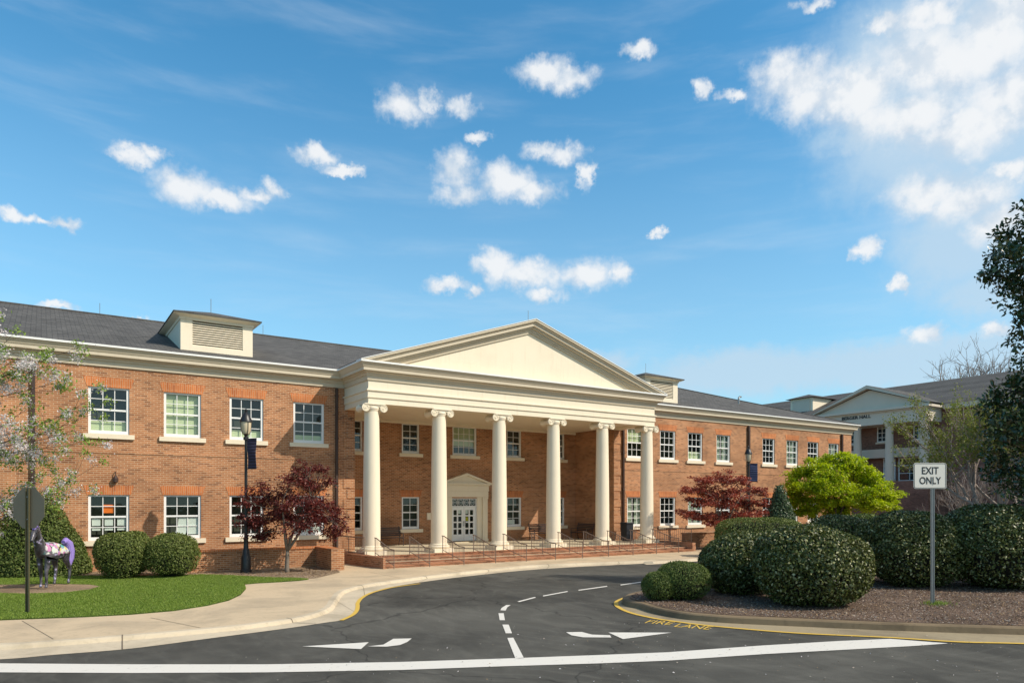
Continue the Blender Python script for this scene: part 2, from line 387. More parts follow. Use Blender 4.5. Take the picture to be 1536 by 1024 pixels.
def mk_asphalt():
    m, N = mat('asphalt'); P = pos(N)
    big = N.noise(P, 0.22, 5, 0.6, 1.2); mid = N.noise(N.vec('MULTIPLY', P, (1.0, 0.45, 1.0)), 1.6, 5, 0.65, 0.8); fine = N.noise(P, 70, 3, 0.7)
    k = N.math('ADD', N.math('MULTIPLY', N.smooth(big, 0.32, 0.68), 0.040), N.math('MULTIPLY_ADD', N.smooth(mid, 0.35, 0.75), 0.032, 0.042))
    k = N.math('ADD', k, N.math('MULTIPLY_ADD', fine, 0.034, -0.017))
    sw = N.n('ShaderNodeTexWave', {'Vector': N.vec('SUBTRACT', P, (14.0, 14.0, 0.0)), 'Scale': 0.9, 'Distortion': 9.0, 'Detail': 4.0, 'Detail Scale': 0.6}, wave_type='RINGS', rings_direction='Z').outputs['Fac']
    k = N.math('ADD', k, N.math('MULTIPLY', N.math('MULTIPLY', N.smooth(sw, 0.80, 1.0), N.smooth(N.noise(P, 0.5, 3), 0.42, 0.66)), 0.014))
    crack = N.n('ShaderNodeTexVoronoi', {'Vector': N.vec('ADD', P, N.vec('MULTIPLY', N.n('ShaderNodeTexNoise', {'Vector': P, 'Scale': 1.5}).outputs['Color'], (0.9, 0.9, 0.0))), 'Scale': 0.16}, feature='DISTANCE_TO_EDGE').outputs['Distance']
    k = N.math('MULTIPLY', k, N.smooth(crack, 0.0015, 0.006, 0.55, 1.0))
    base = N.n('ShaderNodeCombineXYZ', {0: N.math('MULTIPLY', k, 1.06), 1: N.math('MULTIPLY', k, 1.01), 2: N.math('MULTIPLY', k, 0.86)}).outputs[0]
    sp = N.n('ShaderNodeTexVoronoi', {'Vector': P, 'Scale': 2.6, 'Randomness': 1.0}, feature='F1').outputs['Distance']
    col = N.mix(N.smooth(sp, 0.028, 0.045, 0.8, 0.0), base, (0.45, 0.41, 0.34))
    finish(N, col, 0.88, fine, 0.5, 0.01, 0.3); return m
M['asphalt'] = mk_asphalt()

def mk_concrete(name, col, stain, joint=None):
    m, N = mat(name); P = pos(N)
    n = N.noise(P, 0.7, 6, 0.62, 0.5); n2 = N.noise(P, 9, 5, 0.65); f = N.noise(P, 90, 2)
    c_ = N.mix(N.smooth(n, 0.40, 0.72, 0.0, 0.9), col, stain)
    c_ = N.mix(N.smooth(n2, 0.48, 0.8, 0.0, 0.35), c_, tuple(x * 0.55 for x in stain))
    c_ = N.mix(N.math('MULTIPLY', f, 0.18), c_, tuple(x * 0.6 for x in col))
    finish(N, c_, 0.88, N.math('ADD', f, n2), 0.25, 0.01, 0.25); return m
M['sidewalk'] = mk_concrete('sidewalk_concrete', (0.60, 0.47, 0.315), (0.41, 0.33, 0.23))
M['kerb'] = mk_concrete('kerb_concrete', (0.60, 0.505, 0.37), (0.40, 0.335, 0.24))
M['kerb_old'] = mk_concrete('weathered_kerb', (0.24, 0.175, 0.105), (0.12, 0.088, 0.055))
M['gutter_old'] = mk_concrete('weathered_gutter', (0.36, 0.29, 0.185), (0.19, 0.155, 0.105))

def mk_paint(name, col, wear=0.55):
    m, N = mat(name); P = pos(N); n = N.noise(P, 12, 6, 0.7); n2 = N.noise(N.vec('MULTIPLY', P, (2.0, 14.0, 1.0)), 1.2, 4)
    w = N.math('MAXIMUM', N.smooth(n, wear, wear + 0.14, 0.0, 0.8), N.smooth(n2, 0.64, 0.72, 0.0, 0.5))
    finish(N, N.mix(w, col, (0.10, 0.10, 0.095)), 0.7, n, 0.2, 0.004, 0.3); return m
M['line_white'] = mk_paint('road_white', (0.70, 0.665, 0.60), 0.60)
M['line_yellow'] = mk_paint('road_yellow', (0.66, 0.43, 0.075), 0.62)

def mk_mulch(name, a, b):
    m, N = mat(name); P = pos(N)
    n = N.noise(N.vec('MULTIPLY', P, (1.0, 1.6, 1.0)), 22, 5, 0.75, 0.6); big = N.noise(P, 0.8, 4)
    c_ = N.ramp(n, [(0.25, tuple(x * 0.25 for x in a)), (0.5, a), (0.72, b)])
    k = N.smooth(big, 0.3, 0.7, 0.75, 1.2)
    finish(N, N.mix(1.0, c_, N.n('ShaderNodeCombineXYZ', {0: k, 1: k, 2: k}).outputs[0], 'MULTIPLY'), 0.95, n, 1.0, 0.06, 0.15); return m
M['mulch'] = mk_mulch('bark_mulch', (0.20, 0.135, 0.10), (0.40, 0.305, 0.235))
M['mulch_tan'] = mk_mulch('pale_mulch', (0.40, 0.29, 0.19), (0.55, 0.42, 0.29))
M['soil'] = mk_mulch('lawn_soil', (0.075, 0.125, 0.020), (0.125, 0.20, 0.035))
M['earth'] = mk_mulch('rough_grass', (0.06, 0.085, 0.028), (0.11, 0.12, 0.05))

def leafmat(name, stops, rough=0.45, trans=0.25, spec=0.5, tcol=None):
    m, N = mat(name)
    r = N.n('ShaderNodeNewGeometry').outputs['Random Per Island']
    c_ = N.ramp(r, stops)
    p = N.n('ShaderNodeBsdfPrincipled', {'Base Color': c_, 'Roughness': rough, 'Specular IOR Level': spec})
    t = N.n('ShaderNodeBsdfTranslucent', {'Color': N.mix(1.0, c_, tcol or (1.2, 1.3, 0.6), 'MULTIPLY')})
    x = N.n('ShaderNodeMixShader', {0: trans, 1: p.outputs[0], 2: t.outputs[0]})
    N.t.links.new(x.outputs[0], N.out.inputs[0]); return m
M['holly'] = leafmat('holly_leaf', [(0.0, (0.030, 0.042, 0.010)), (0.5, (0.078, 0.095, 0.020)), (0.82, (0.165, 0.185, 0.048)), (1.0, (0.44, 0.42, 0.23))], 0.42, 0.10, 0.35)  # palest stop paints bright highlights onto a few random leaves
M['box'] = leafmat('boxwood_leaf', [(0.0, (0.055, 0.085, 0.018)), (0.6, (0.105, 0.150, 0.032)), (1.0, (0.19, 0.22, 0.06))], 0.6, 0.15, 0.3)
M['hedge'] = leafmat('hedge_leaf', [(0.0, (0.075, 0.105, 0.022)), (0.6, (0.140, 0.180, 0.040)), (1.0, (0.24, 0.26, 0.085))], 0.55, 0.15, 0.3)
M['cone'] = leafmat('conical_holly_leaf', [(0.0, (0.035, 0.070, 0.030)), (0.6, (0.070, 0.120, 0.050)), (1.0, (0.12, 0.17, 0.075))], 0.4, 0.1)
M['magnolia'] = leafmat('magnolia_leaf', [(0.0, (0.022, 0.042, 0.014)), (0.55, (0.045, 0.078, 0.024)), (0.82, (0.065, 0.105, 0.034)), (0.92, (0.14, 0.085, 0.035)), (1.0, (0.10, 0.12, 0.04))], 0.25, 0.10, 0.6)
M['red_leaf'] = leafmat('red_maple_leaf', [(0.0, (0.055, 0.014, 0.014)), (0.5, (0.120, 0.024, 0.022)), (0.85, (0.195, 0.045, 0.036)), (1.0, (0.28, 0.09, 0.06))], 0.5, 0.30, 0.4, (1.5, 0.7, 0.6))
M['red_leaf_bright'] = leafmat('bright_red_maple_leaf', [(0.0, (0.14, 0.030, 0.022)), (0.5, (0.27, 0.065, 0.042)), (0.85, (0.40, 0.13, 0.08)), (1.0, (0.50, 0.22, 0.13))], 0.5, 0.30, 0.4, (1.5, 0.7, 0.6))
M['lime_leaf'] = leafmat('lime_maple_leaf', [(0.0, (0.24, 0.31, 0.008)), (0.5, (0.42, 0.50, 0.012)), (0.9, (0.55, 0.62, 0.03)), (1.0, (0.42, 0.32, 0.07))], 0.5, 0.40, 0.4, (1.3, 1.4, 0.5))
M['cherry_leaf'] = leafmat('cherry_leaf', [(0.0, (0.15, 0.23, 0.035)), (0.6, (0.25, 0.36, 0.06)), (1.0, (0.34, 0.45, 0.10))], 0.5, 0.35)
M['blossom'] = leafmat('cherry_blossom', [(0.0, (0.62, 0.55, 0.55)), (0.6, (0.78, 0.72, 0.72)), (1.0, (0.85, 0.82, 0.80))], 0.7, 0.35, 0.2, (1, 1, 1))
M['spring_leaf'] = leafmat('spring_leaf', [(0.0, (0.14, 0.16, 0.03)), (0.6, (0.21, 0.23, 0.045)), (1.0, (0.30, 0.31, 0.08))], 0.6, 0.35)
M['grass'] = leafmat('grass_blade', [(0.0, (0.13, 0.205, 0.022)), (0.5, (0.20, 0.295, 0.038)), (0.9, (0.28, 0.38, 0.065)), (1.0, (0.38, 0.42, 0.12))], 0.55, 0.30)

# ------------------------------------------------------------------ ground, road, pavement
SW = 0.10                                                      # pavement height above the road
Yw, Yc, Yr, Yf = 29.36, 27.0, 32.7, 26.7                       # wing face, column axes, recess wall, entablature face
FLOOR = 0.46
STEP_Y = [24.73, 25.19, 25.64, 26.10]

g = MB(); sheet(g, [(-400, -300), (500, -300), (500, 700), (-400, 700)], -0.03); struct(g.build('ground', M['earth']))
g = MB(); sheet(g, [(-60, -30), (110, -30), (110, 26.0), (-60, 26.0)], 0.0); struct(g.build('road', M['asphalt']))

back_px = [(-420, 975), (-200, 970.5), (0, 964), (70, 960), (195, 950.5), (290, 942.5), (375, 934), (449, 923), (484, 911), (495, 898), (508, 885), (540, 876.5), (576, 871), (625, 864.5), (673, 859), (740, 852), (791, 847.3), (850, 844.5), (908, 842.2), (1000, 838.4), (1060, 836)]
edge_px = [(-420, 1003), (-200, 997), (0, 988), (84, 981), (195, 972), (312, 957), (430, 941.6), (488, 933), (515, 928.5), (533, 918), (536, 904.5), (549, 892), (575, 882.5), (619, 874.5), (673, 867), (740, 859.5), (791, 854.5), (850, 850.5), (908, 847.6), (1000, 843), (1060, 840.3)]
KB = [G(x, y, SW) for x, y in back_px]; KB += [(KB[-1][0] + 40, KB[-1][1] + 0.9), (KB[-1][0] + 80, KB[-1][1] + 1.8)]
GE = [G(x, y, 0.006) for x, y in edge_px]; GE += [(GE[-1][0] + 40, GE[-1][1] + 0.9), (GE[-1][0] + 80, GE[-1][1] + 1.8)]
KBs, GEs = catmull(KB, 10), catmull(GE, 10)
KTs, KFs = offset(KBs, 0.13), offset(KBs, 0.20)
KRs = offset(KBs, 0.17)
# joints are drawn as thin dark strips every few metres over the kerb
kerb = MB(); acc = 0.0; nxt = 3.0
for i in range(len(KBs) - 1):
    A, B = KBs[i:i + 2], KTs[i:i + 2]
    strip(kerb, A, B, SW + .003, SW); strip(kerb, B, KRs[i:i + 2], SW, SW - 0.025); strip(kerb, KRs[i:i + 2], KFs[i:i + 2], SW - 0.025, 0.022)
    strip(kerb, KFs[i:i + 2], GEs[i:i + 2], 0.022, 0.006)
struct(kerb.build('kerb', M['kerb'], smooth=True))
jm = plain('dark_joint', (0.16, 0.125, 0.09), 0.9)  # dark tone of the kerb and sidewalk joints
joint = MB(); acc = 0.0
for i in range(1, len(KBs) - 1):
    acc += math.dist(KBs[i], KBs[i - 1])
    if acc > 3.0:
        acc = 0.0
        P_ = [KBs[i], KTs[i], KRs[i], KFs[i], GEs[i]]; T = Vector((KBs[i + 1][0] - KBs[i][0], KBs[i + 1][1] - KBs[i][1])).normalized() * 0.011
        Zs = [SW + .006, SW + .0035, SW - .021, .026, .010]
        for k in range(4):
            a, b = P_[k], P_[k + 1]
            joint.face([(a[0] - T.x, a[1] - T.y, Zs[k]), (b[0] - T.x, b[1] - T.y, Zs[k + 1]), (b[0] + T.x, b[1] + T.y, Zs[k + 1]), (a[0] + T.x, a[1] + T.y, Zs[k])])
struct(joint.build('kerb_joint', jm))

side = MB(); sheet(side, KBs + [(KBs[-1][0], 31), (-45, 31), (-45, KBs[0][1])], SW)
struct(side.build('sidewalk', M['sidewalk']))
sj = MB()
def groove(a, b, w=0.007, z=SW + 0.004):
    a, b = Vector(a), Vector(b); n = Vector((-(b - a).y, (b - a).x)).normalized() * w
    sj.face([(a.x - n.x, a.y - n.y, z), (b.x - n.x, b.y - n.y, z), (b.x + n.x, b.y + n.y, z), (a.x + n.x, a.y + n.y, z)])
for p, q in (((33, 930.5), (80, 958)), ((226, 926), (300, 941)), ((556, 858), (600, 866.5)), ((-120, 934), (-60, 964))):
    groove(G(*p, SW), G(*q, SW))
for k in range(8): groove((12.5 + 3.0 * k, 24.7), (12.3 + 3.0 * k, KBs[min(range(len(KBs)), key=lambda i: abs(KBs[i][0] - 12.3 - 3 * k))][1] + .02))
struct(sj.build('sidewalk_joint', jm))

# lawn and planting beds (left)
lawn_px = [(-520, 945), (-250, 938), (-30, 930), (60, 926.5), (130, 924), (195, 920.5), (260, 915), (312, 907), (343, 899.5), (361, 891), (369, 882), (367, 875.5), (385, 873.8), (420, 872), (450, 869.8), (463, 868), (450, 866.8), (400, 865.5), (345, 862.5), (300, 861.5), (220, 863.5), (120, 863), (0, 862.5), (-250, 863), (-520, 866)]
LAWN = [G(x, y, 0.115) for x, y in lawn_px]
lw = MB(); lw.prism(LAWN, 0.05, 0.118); struct(lw.build('lawn', M['soil']))
bed_px = [(-520, 867), (0, 863), (220, 864.5), (300, 862.5), (400, 866.5), (450, 868), (475, 866), (500, 860), (510, 857.5)]
BED = [G(x, y, 0.11) for x, y in bed_px] + [(9.25, 26.8), (9.25, Yw + .1), (-45, Yw + .1)]
bd = MB(); sheet(bd, BED, 0.112); struct(bd.build('mulch_bed', M['mulch_tan']))
ring = [G(x, y, 0.13) for x, y in [(-60, 884), (-20, 888.5), (40, 889.5), (95, 887.5), (135, 883), (150, 878.5), (135, 875.8), (90, 875), (0, 876), (-60, 878)]]
rb = MB(); sheet(rb, ring, 0.124); struct(rb.build('statue_bed', M['mulch_tan']))
# bed on the right, in front of the right wing
bd = MB(); sheet(bd, [(27.6, 25.5), (31, 25.3), (33.5, 23.0), (70, 24.0), (70, 45), (48.6, 45), (48.6, Yw + .1), (27.6, Yw + .1)], 0.13); struct(bd.build('mulch_bed', M['mulch']))

# island
isl_top = [(962, 904), (985, 911), (1024, 918), (1060, 921.5), (1107, 924.5), (1210, 929), (1335, 934.2), (1536, 940.5), (1800, 948)]
ISL = [G(x, y, 0.14) for x, y in isl_top]
tipx, tipy = ISL[0]
front = catmull(ISL, 8)
back = catmull([(tipx, tipy), (tipx + .05, tipy + .55), (tipx + .5, tipy + 1.15), (tipx + 1.6, tipy + 1.7), (tipx + 4, tipy + 2.0), (tipx + 20, tipy + 2.6), (tipx + 45, tipy + 3.0)], 8)
loop = front[::-1] + back[1:]
kt = offset(loop, 0.0); k1 = offset(loop, 0.14); k2 = offset(loop, -0.05)
ki = MB()
inner = offset(loop, 0.15)
strip(ki, loop, inner, 0.14, 0.145); strip(ki, loop, offset(loop, -0.03), 0.14, 0.115); strip(ki, offset(loop, -0.03), offset(loop, -0.06), 0.115, 0.0)
struct(ki.build('kerb', M['kerb_old'], smooth=True))
yl_px = [(1800, 974), (1536, 964.6), (1438, 962), (1335, 955.5), (1190, 948.5), (1066, 938), (1010, 931), (983, 927), (955, 921), (938, 915.5), (927, 909.5), (924, 905), (927, 900.5), (941, 895), (964, 890.8), (1000, 887), (1050, 883.5)]
YL = catmull([G(x, y, 0.008) for x, y in yl_px], 8)
gp = MB(); strip(gp, YL[:len(YL)], YL, .0, .0) if False else None
gut = YL + [(YL[-1][0] + 2, YL[-1][1] - .4)]
gpoly = YL + [p for p in back[::-1] if p[0] < YL[-1][0] - 1.2] + front
sheet(gp, gpoly, 0.004); struct(gp.build('gutter', M['gutter_old']))
im = MB(); sheet(im, inner[1:-1], 0.15); struct(im.build('mulch_bed', M['mulch']))

# painted markings
def poly_mark(name, pts, m, z=0.008):
    b = MB(); sheet(b, [G(x, y, z) for x, y in pts], z); return struct(b.build(name, M[m]))
def ribbon(name, path, w, m, z=0.012):
    b = MB(); strip(b, offset(path, -w / 2), offset(path, w / 2), z, z); return struct(b.build(name, M[m]))
top = [(-420, 994), (-200, 994.5), (0, 994), (200, 995.5), (400, 995.5), (600, 992), (752, 987), (900, 981.5), (1000, 977.5), (1148, 967), (1260, 960.5), (1335, 957.3), (1421, 964)]
bot = [(1421, 964.3), (1370, 968), (1273, 973.3), (1148, 980), (1000, 990), (900, 994), (752, 998.5), (600, 1004), (400, 1007.5), (200, 1008.5), (0, 1007.5), (-200, 1008.5), (-420, 1009)]
poly_mark('stop_line', top + bot, 'line_white')
dashes = [[(761, 956), (770, 955.6), (786, 986.3), (773, 986.5)], [(753.5, 936), (763, 936), (768, 949), (758.6, 949)], [(747.7, 919), (755.5, 919), (757.4, 929.4), (749.6, 929.4)],
          [(750.6, 914.5), (752.5, 911), (759.4, 906.7), (766, 906.7), (761, 910), (758.4, 915)], [(776, 901.3), (802, 894.6), (804, 895.6), (779, 902.2)],
          [(814, 892.6), (851, 885.8), (852, 886.9), (815, 893.8)], [(867.6, 884), (910.5, 878), (911, 879.2), (868, 885.2)], [(930.5, 876.2), (971, 870.4), (972, 871.5), (931, 877.3)], [(1000, 866.5), (1060, 859.5), (1061, 860.6), (1001, 867.6)]]
for dpt in dashes: poly_mark('lane_dash', dpt, 'line_white')
poly_mark('turn_arrow', [(453, 968.6), (553, 962.4), (541.5, 972.6)], 'line_white', 0.009)
poly_mark('turn_arrow', [(551.5, 968.6), (575, 966), (590, 957.3), (617.5, 956.7), (611, 962), (600, 966.5), (580, 969)], 'line_white', 0.009)
poly_mark('turn_arrow', [(849, 947.3), (872.7, 947), (888, 951), (915, 952), (917, 955.3), (874.6, 955), (857, 952)], 'line_white', 0.009)
poly_mark('turn_arrow', [(912.5, 947.8), (1007.8, 948), (934.4, 957.6)], 'line_white', 0.009)
ribbon('yellow_line', YL, 0.11, 'line_yellow')
ly = [(512, 929.5), (528, 922), (535, 915), (536.5, 908), (536.5, 904), (541, 897.5), (550, 891.5), (563, 886.5), (585, 881), (605, 877.8), (630, 874.6)]
ribbon('yellow_line', catmull([G(x, y, 0.012) for x, y in ly], 8), 0.10, 'line_yellow')

def text_mesh(txt, size, extrude=0.0, bold=0.0):
    cu = bpy.data.curves.new('lettering', 'FONT'); cu.body = txt; cu.size = size; cu.extrude = extrude; cu.align_x = 'CENTER'; cu.align_y = 'CENTER'; cu.offset = bold
    o = bpy.data.objects.new('lettering', cu); COL.objects.link(o); bpy.context.view_layer.update()
    me = bpy.data.meshes.new_from_object(o.evaluated_get(bpy.context.evaluated_depsgraph_get()))
    bpy.data.objects.remove(o, do_unlink=True); return me
def curb_word(txt, xa, ya, xb, yb):
    A, B = Vector(G(xa, ya, 0.01)), Vector(G(xb, yb, 0.01)); me = text_mesh(txt, 0.62); me.materials.append(M['line_yellow'])
    o = link('kerb_lettering', me); struct(o)
    mid = (A + B) / 2; o.location = (mid.x, mid.y, 0.010); d = B - A; o.rotation_euler = (0, 0, math.atan2(d.y, d.x))
    wid = max(v.co.x for v in me.vertices) - min(v.co.x for v in me.vertices); o.scale = (d.length / wid, 1, 1)
curb_word('FIRE', 970, 931.5, 1008, 934.5); curb_word('LANE', 1014, 937.0, 1066, 941.5)

# ------------------------------------------------------------------ main school building
SCH = thing('school_building', 'two storey red brick school with white columned portico and dormers', 'building')
EAVE, CB = 8.04, 7.36                                           # cornice top and bottom
PX0, PX1, PCX = 10.61, 26.12, 18.365                            # portico
RX0, RX1 = 11.05, 25.66                                         # recess
XL, XR = -14.0, 48.27
SLOPE = 0.334
UZ0, UZ1, LZ0, LZ1 = 4.98, 6.64, 1.19, 2.82
WL = [1.33, 3.72, 6.01, 8.46]; WLw = 1.27
WR = [26.65, 29.16, 31.44, 33.92, 38.29, 40.76, 43.07, 45.48]; WRw = 1.24
far_left = [-3.7, -6.2, -8.6, -11.1]

def wall_with_holes(mb, x0, x1, z0, z1, Y, holes, reveal=0.10, mi=0):
    xs = sorted({x0, x1, *[h[0] for h in holes], *[h[1] for h in holes]}); zs = sorted({z0, z1, *[h[2] for h in holes], *[h[3] for h in holes]})
    for i in range(len(xs) - 1):
        for j in range(len(zs) - 1):
            cx_, cz = (xs[i] + xs[i + 1]) / 2, (zs[j] + zs[j + 1]) / 2
            if any(h[0] < cx_ < h[1] and h[2] < cz < h[3] for h in holes): continue
            mb.face([(xs[i], Y, zs[j]), (xs[i + 1], Y, zs[j]), (xs[i + 1], Y, zs[j + 1]), (xs[i], Y, zs[j + 1])], mi)
    for a, b, c_, d in holes:
        r = Y + reveal
        mb.face([(a, Y, c_), (a, Y, d), (a, r, d), (a, r, c_)], mi); mb.face([(b, Y, d), (b, Y, c_), (b, r, c_), (b, r, d)], mi)
        mb.face([(a, Y, d), (b, Y, d), (b, r, d), (a, r, d)], mi); mb.face([(b, Y, c_), (a, Y, c_), (a, r, c_), (b, r, c_)], mi)

def holes(xs, w): return [(x, x + w, z0, z1) for x in xs for z0, z1 in ((UZ0, UZ1), (LZ0, LZ1))]
w = MB(); wall_with_holes(w, XL, RX0, 0, EAVE - .1, Yw, holes(WL + far_left, WLw)); w.build('wall', M['brick'], SCH)
w = MB(); wall_with_holes(w, RX1, XR, 0, EAVE - .1, Yw, holes(WR, WRw)); w.face([(XR, Yw, 0), (XR, 49, 0), (XR, 49, EAVE - .1), (XR, Yw, EAVE - .1)]); w.build('wall', M['brick'], SCH)
RWIN = [11.75, 14.74, 20.91, 23.90]; RWw = 0.96; CWX = 17.58; CWw = 1.44
RU0, RU1, RL0, RL1 = 4.97, 6.46, 1.20, 2.80
rh = [(x, x + RWw, a, b) for x in RWIN for a, b in ((RU0, RU1), (RL0, RL1))] + [(CWX, CWX + CWw, RU0, RU1 + .02), (17.52, 19.02, FLOOR, 2.74)]
w = MB(); wall_with_holes(w, RX0, RX1, 0, EAVE - .1, Yr, rh, 0.12)
w.face([(RX0, Yw, 0), (RX0, Yr, 0), (RX0, Yr, EAVE - .1), (RX0, Yw, EAVE - .1)]); w.face([(RX1, Yr, 0), (RX1, Yw, 0), (RX1, Yw, EAVE - .1), (RX1, Yr, EAVE - .1)])
w.build('recess_wall', M['brick'], SCH)
w = MB(); w.box(XL + .02, XL + .3, Yw + .3, 48, 0, EAVE - .1); w.box(XL, XR - .02, 47.8, 48.1, 0, EAVE - .1); w.build('rear_wall', M['brick'], SCH)
# slightly proud string course and base course
for a, b in ((XL, RX0), (RX1, XR)):
    s_ = MB(); s_.box(a, b, Yw - .022, Yw, 4.29, 4.36); s_.build('string_course', M['brick'], SCH)
# quoin blocks beside the portico
for xa, sgn in ((RX0, -1), (RX1, 1)):
    q = MB()
    for k in range(15):
        wq = 0.50 if k % 2 == 0 else 0.33
        z0 = 0.56 + k * 0.43
        if z0 + .37 > CB - .1: break
        q.box(*sorted((xa, xa + sgn * wq)), Yw - .028, Yw, z0, z0 + .385)
    q.build('quoin', M['brick'], SCH)

# windows -----------------------------------------------------------
def sash_mesh(wd, ht, cols, rows):
    f = MB(); j = 0.085
    f.box(0, j, .05, .16, 0, ht); f.box(wd - j, wd, .05, .16, 0, ht); f.box(j, wd - j, .05, .16, ht - .06, ht); f.box(j, wd - j, .05, .16, 0, .125)
    zm = (.125 + ht - .06) / 2
    f.box(j, wd - j, .072, .13, zm - .032, zm + .032)
    iw = wd - 2 * j
    for k in range(1, cols):
        x = j + iw * k / cols; f.box(x - .012, x + .012, .082, .112, zm + .025, ht - .06); f.box(x - .012, x + .012, .102, .132, .125, zm - .025)
    hr = rows // 2
    for k in range(1, hr):
        z = zm + .025 + (ht - .06 - zm - .025) * k / hr; f.box(j, wd - j, .085, .115, z - .012, z + .012)
        z = .125 + (zm - .025 - .125) * k / hr; f.box(j, wd - j, .105, .135, z - .012, z + .012)
    return f.mesh('window_frame', M['white'])
def arch_mesh(wd, ht, hh=0.34, fl=0.15):
    f = MB(); f.xz_prism([(-.04, ht), (wd + .04, ht), (wd + fl, ht + hh), (-fl, ht + hh)], -.010, .0); return f.mesh('lintel', M['arch'])
KINDS_W = {}
def win_kind(key, wd, ht, cols, rows):
    p = MB(); p.face([(.05, .118, .08), (wd - .05, .118, .08), (wd - .05, .118, ht - .04), (.05, .118, ht - .04)])
    s_ = MB(); s_.box(-.16, wd + .16, -.09, .06, -.17, -.004)
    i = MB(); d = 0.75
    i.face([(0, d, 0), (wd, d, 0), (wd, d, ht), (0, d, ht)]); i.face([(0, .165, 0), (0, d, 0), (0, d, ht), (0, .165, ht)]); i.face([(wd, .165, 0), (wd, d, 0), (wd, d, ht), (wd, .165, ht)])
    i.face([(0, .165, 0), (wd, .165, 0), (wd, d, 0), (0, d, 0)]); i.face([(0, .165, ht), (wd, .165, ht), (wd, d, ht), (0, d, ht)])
    KINDS_W[key] = dict(w=wd, h=ht, frame=sash_mesh(wd, ht, cols, rows), pane=p.mesh('pane', M['glass']), sill=s_.mesh('sill', M['stone']), room=i.mesh('interior', M['interior']), arch=arch_mesh(wd, ht))
win_kind('left_up', WLw, UZ1 - UZ0, 3, 4); win_kind('left_low', WLw, LZ1 - LZ0, 3, 4)
win_kind('right_up', WRw, UZ1 - UZ0, 3, 4); win_kind('right_low', WRw, LZ1 - LZ0, 3, 4)
win_kind('rec_up', RWw, RU1 - RU0, 2, 4); win_kind('rec_low', RWw, RL1 - RL0, 2, 4); win_kind('rec_mid', CWw, RU1 + .02 - RU0, 4, 4)
def window(key, X, Y, z, blind=None, parts=(), label=None, arch=True):
    K = KINDS_W[key]
    fr = link('window', K['frame'], SCH, (X, Y, z))
    for nm, k in (('pane', 'pane'), ('sill', 'sill'), ('interior', 'room')) + ((('lintel', 'arch'),) if arch else ()):
        link(nm, K[k], fr)
    if blind:                                                   # (material, lowest point 0..1 of height, depth)
        m_, lo, hi = blind
        b = MB(); zz0, zz1 = K['h'] * lo + .05, K['h'] * hi - .03
        n = max(6, int((zz1 - zz0) / 0.07)) if m_ == 'blind' else 1
        if m_ == 'blind':
            for k in range(n):
                a = zz0 + (zz1 - zz0) * k / n; c_ = zz0 + (zz1 - zz0) * (k + 1) / n
                b.face([(.03, .215, a), (K['w'] - .03, .215, a), (K['w'] - .03, .222, c_), (.03, .222, c_)])
        else:
            nn = 22
            for k in range(nn):
                xa, xb = .03 + (K['w'] - .06) * k / nn, .03 + (K['w'] - .06) * (k + 1) / nn
                if m_ == 'curtain' and 8 < k < 13: continue
                ya, yb = (.24, .27) if k % 2 else (.27, .24)
                b.face([(xa, ya, zz0), (xb, yb, zz0), (xb, yb, zz1), (xa, ya, zz1)])
        b.build('blind', M['curtain' if m_ == 'curtain' else 'blind'], fr)
    for (m_, x0, x1, z0, z1, tilt) in parts:                    # sheets of paper taped behind the glass
        b = MB(); b.face([(x0, .14, z0), (x1 , .14, z0), (x1 + tilt, .142, z1), (x0 + tilt, .142, z1)]); b.build('paper_notice', M[m_], fr)
    if label: fr['label'] = label
    return fr
upl = [('blind', .0, .30), ('blind', .0, .98), ('blind', .0, .26), ('blind', .0, .22)]
for i, x in enumerate(WL):
    window('left_up', x, Yw, UZ0, upl[i], label='sash window with pale blind fully down' if i == 1 else None)
    pr = ()
    if i == 0:
        pr = (('orange', .47, .80, .98, 1.28, 0),) + tuple(('paper', .12 + .39 * k, .38 + .39 * k, .53, .80, 0) for k in range(3)) + tuple(('paper', .12 + .39 * k, .38 + .39 * k, .36, .48, 0) for k in range(3))
    if i == 1: pr = (('paper', .46, .80, .30, .80, .06), ('paper', .84, 1.18, .16, .80, 0), ('paper', .36, .74, .14, .42, .1))
    if i == 3: pr = (('paper', .10, 1.16, .13, .42, 0),)
    window('left_low', x, Yw, LZ0, None, pr, 'sash window with an orange notice taped inside' if i == 0 else None)
for i, x in enumerate(WR):
    window('right_up', x, Yw, UZ0, [('blind', .48, .98), None, ('blind', .0, .35), ('curtain', 0, 1), None, ('curtain', .0, 1), None, ('curtain', 0, 1)][i])
    window('right_low', x, Yw, LZ0, [('curtain', 0, 1), None, ('curtain', 0, 1), None, None, ('curtain', 0, 1), None, None][i])
for x in far_left: window('left_up', x, Yw, UZ0); window('left_low', x, Yw, LZ0)
for i, x in enumerate(RWIN):
    window('rec_up', x, Yr, RU0, arch=False)
    window('rec_low', x, Yr, RL0, None, (('paper', .08, .60, .14, .38, 0),) if i == 2 else ())
window('rec_mid', CWX, Yr, RU0, ('blind', .30, .98), arch=False, label='wide window over the entrance with green blind mostly down')

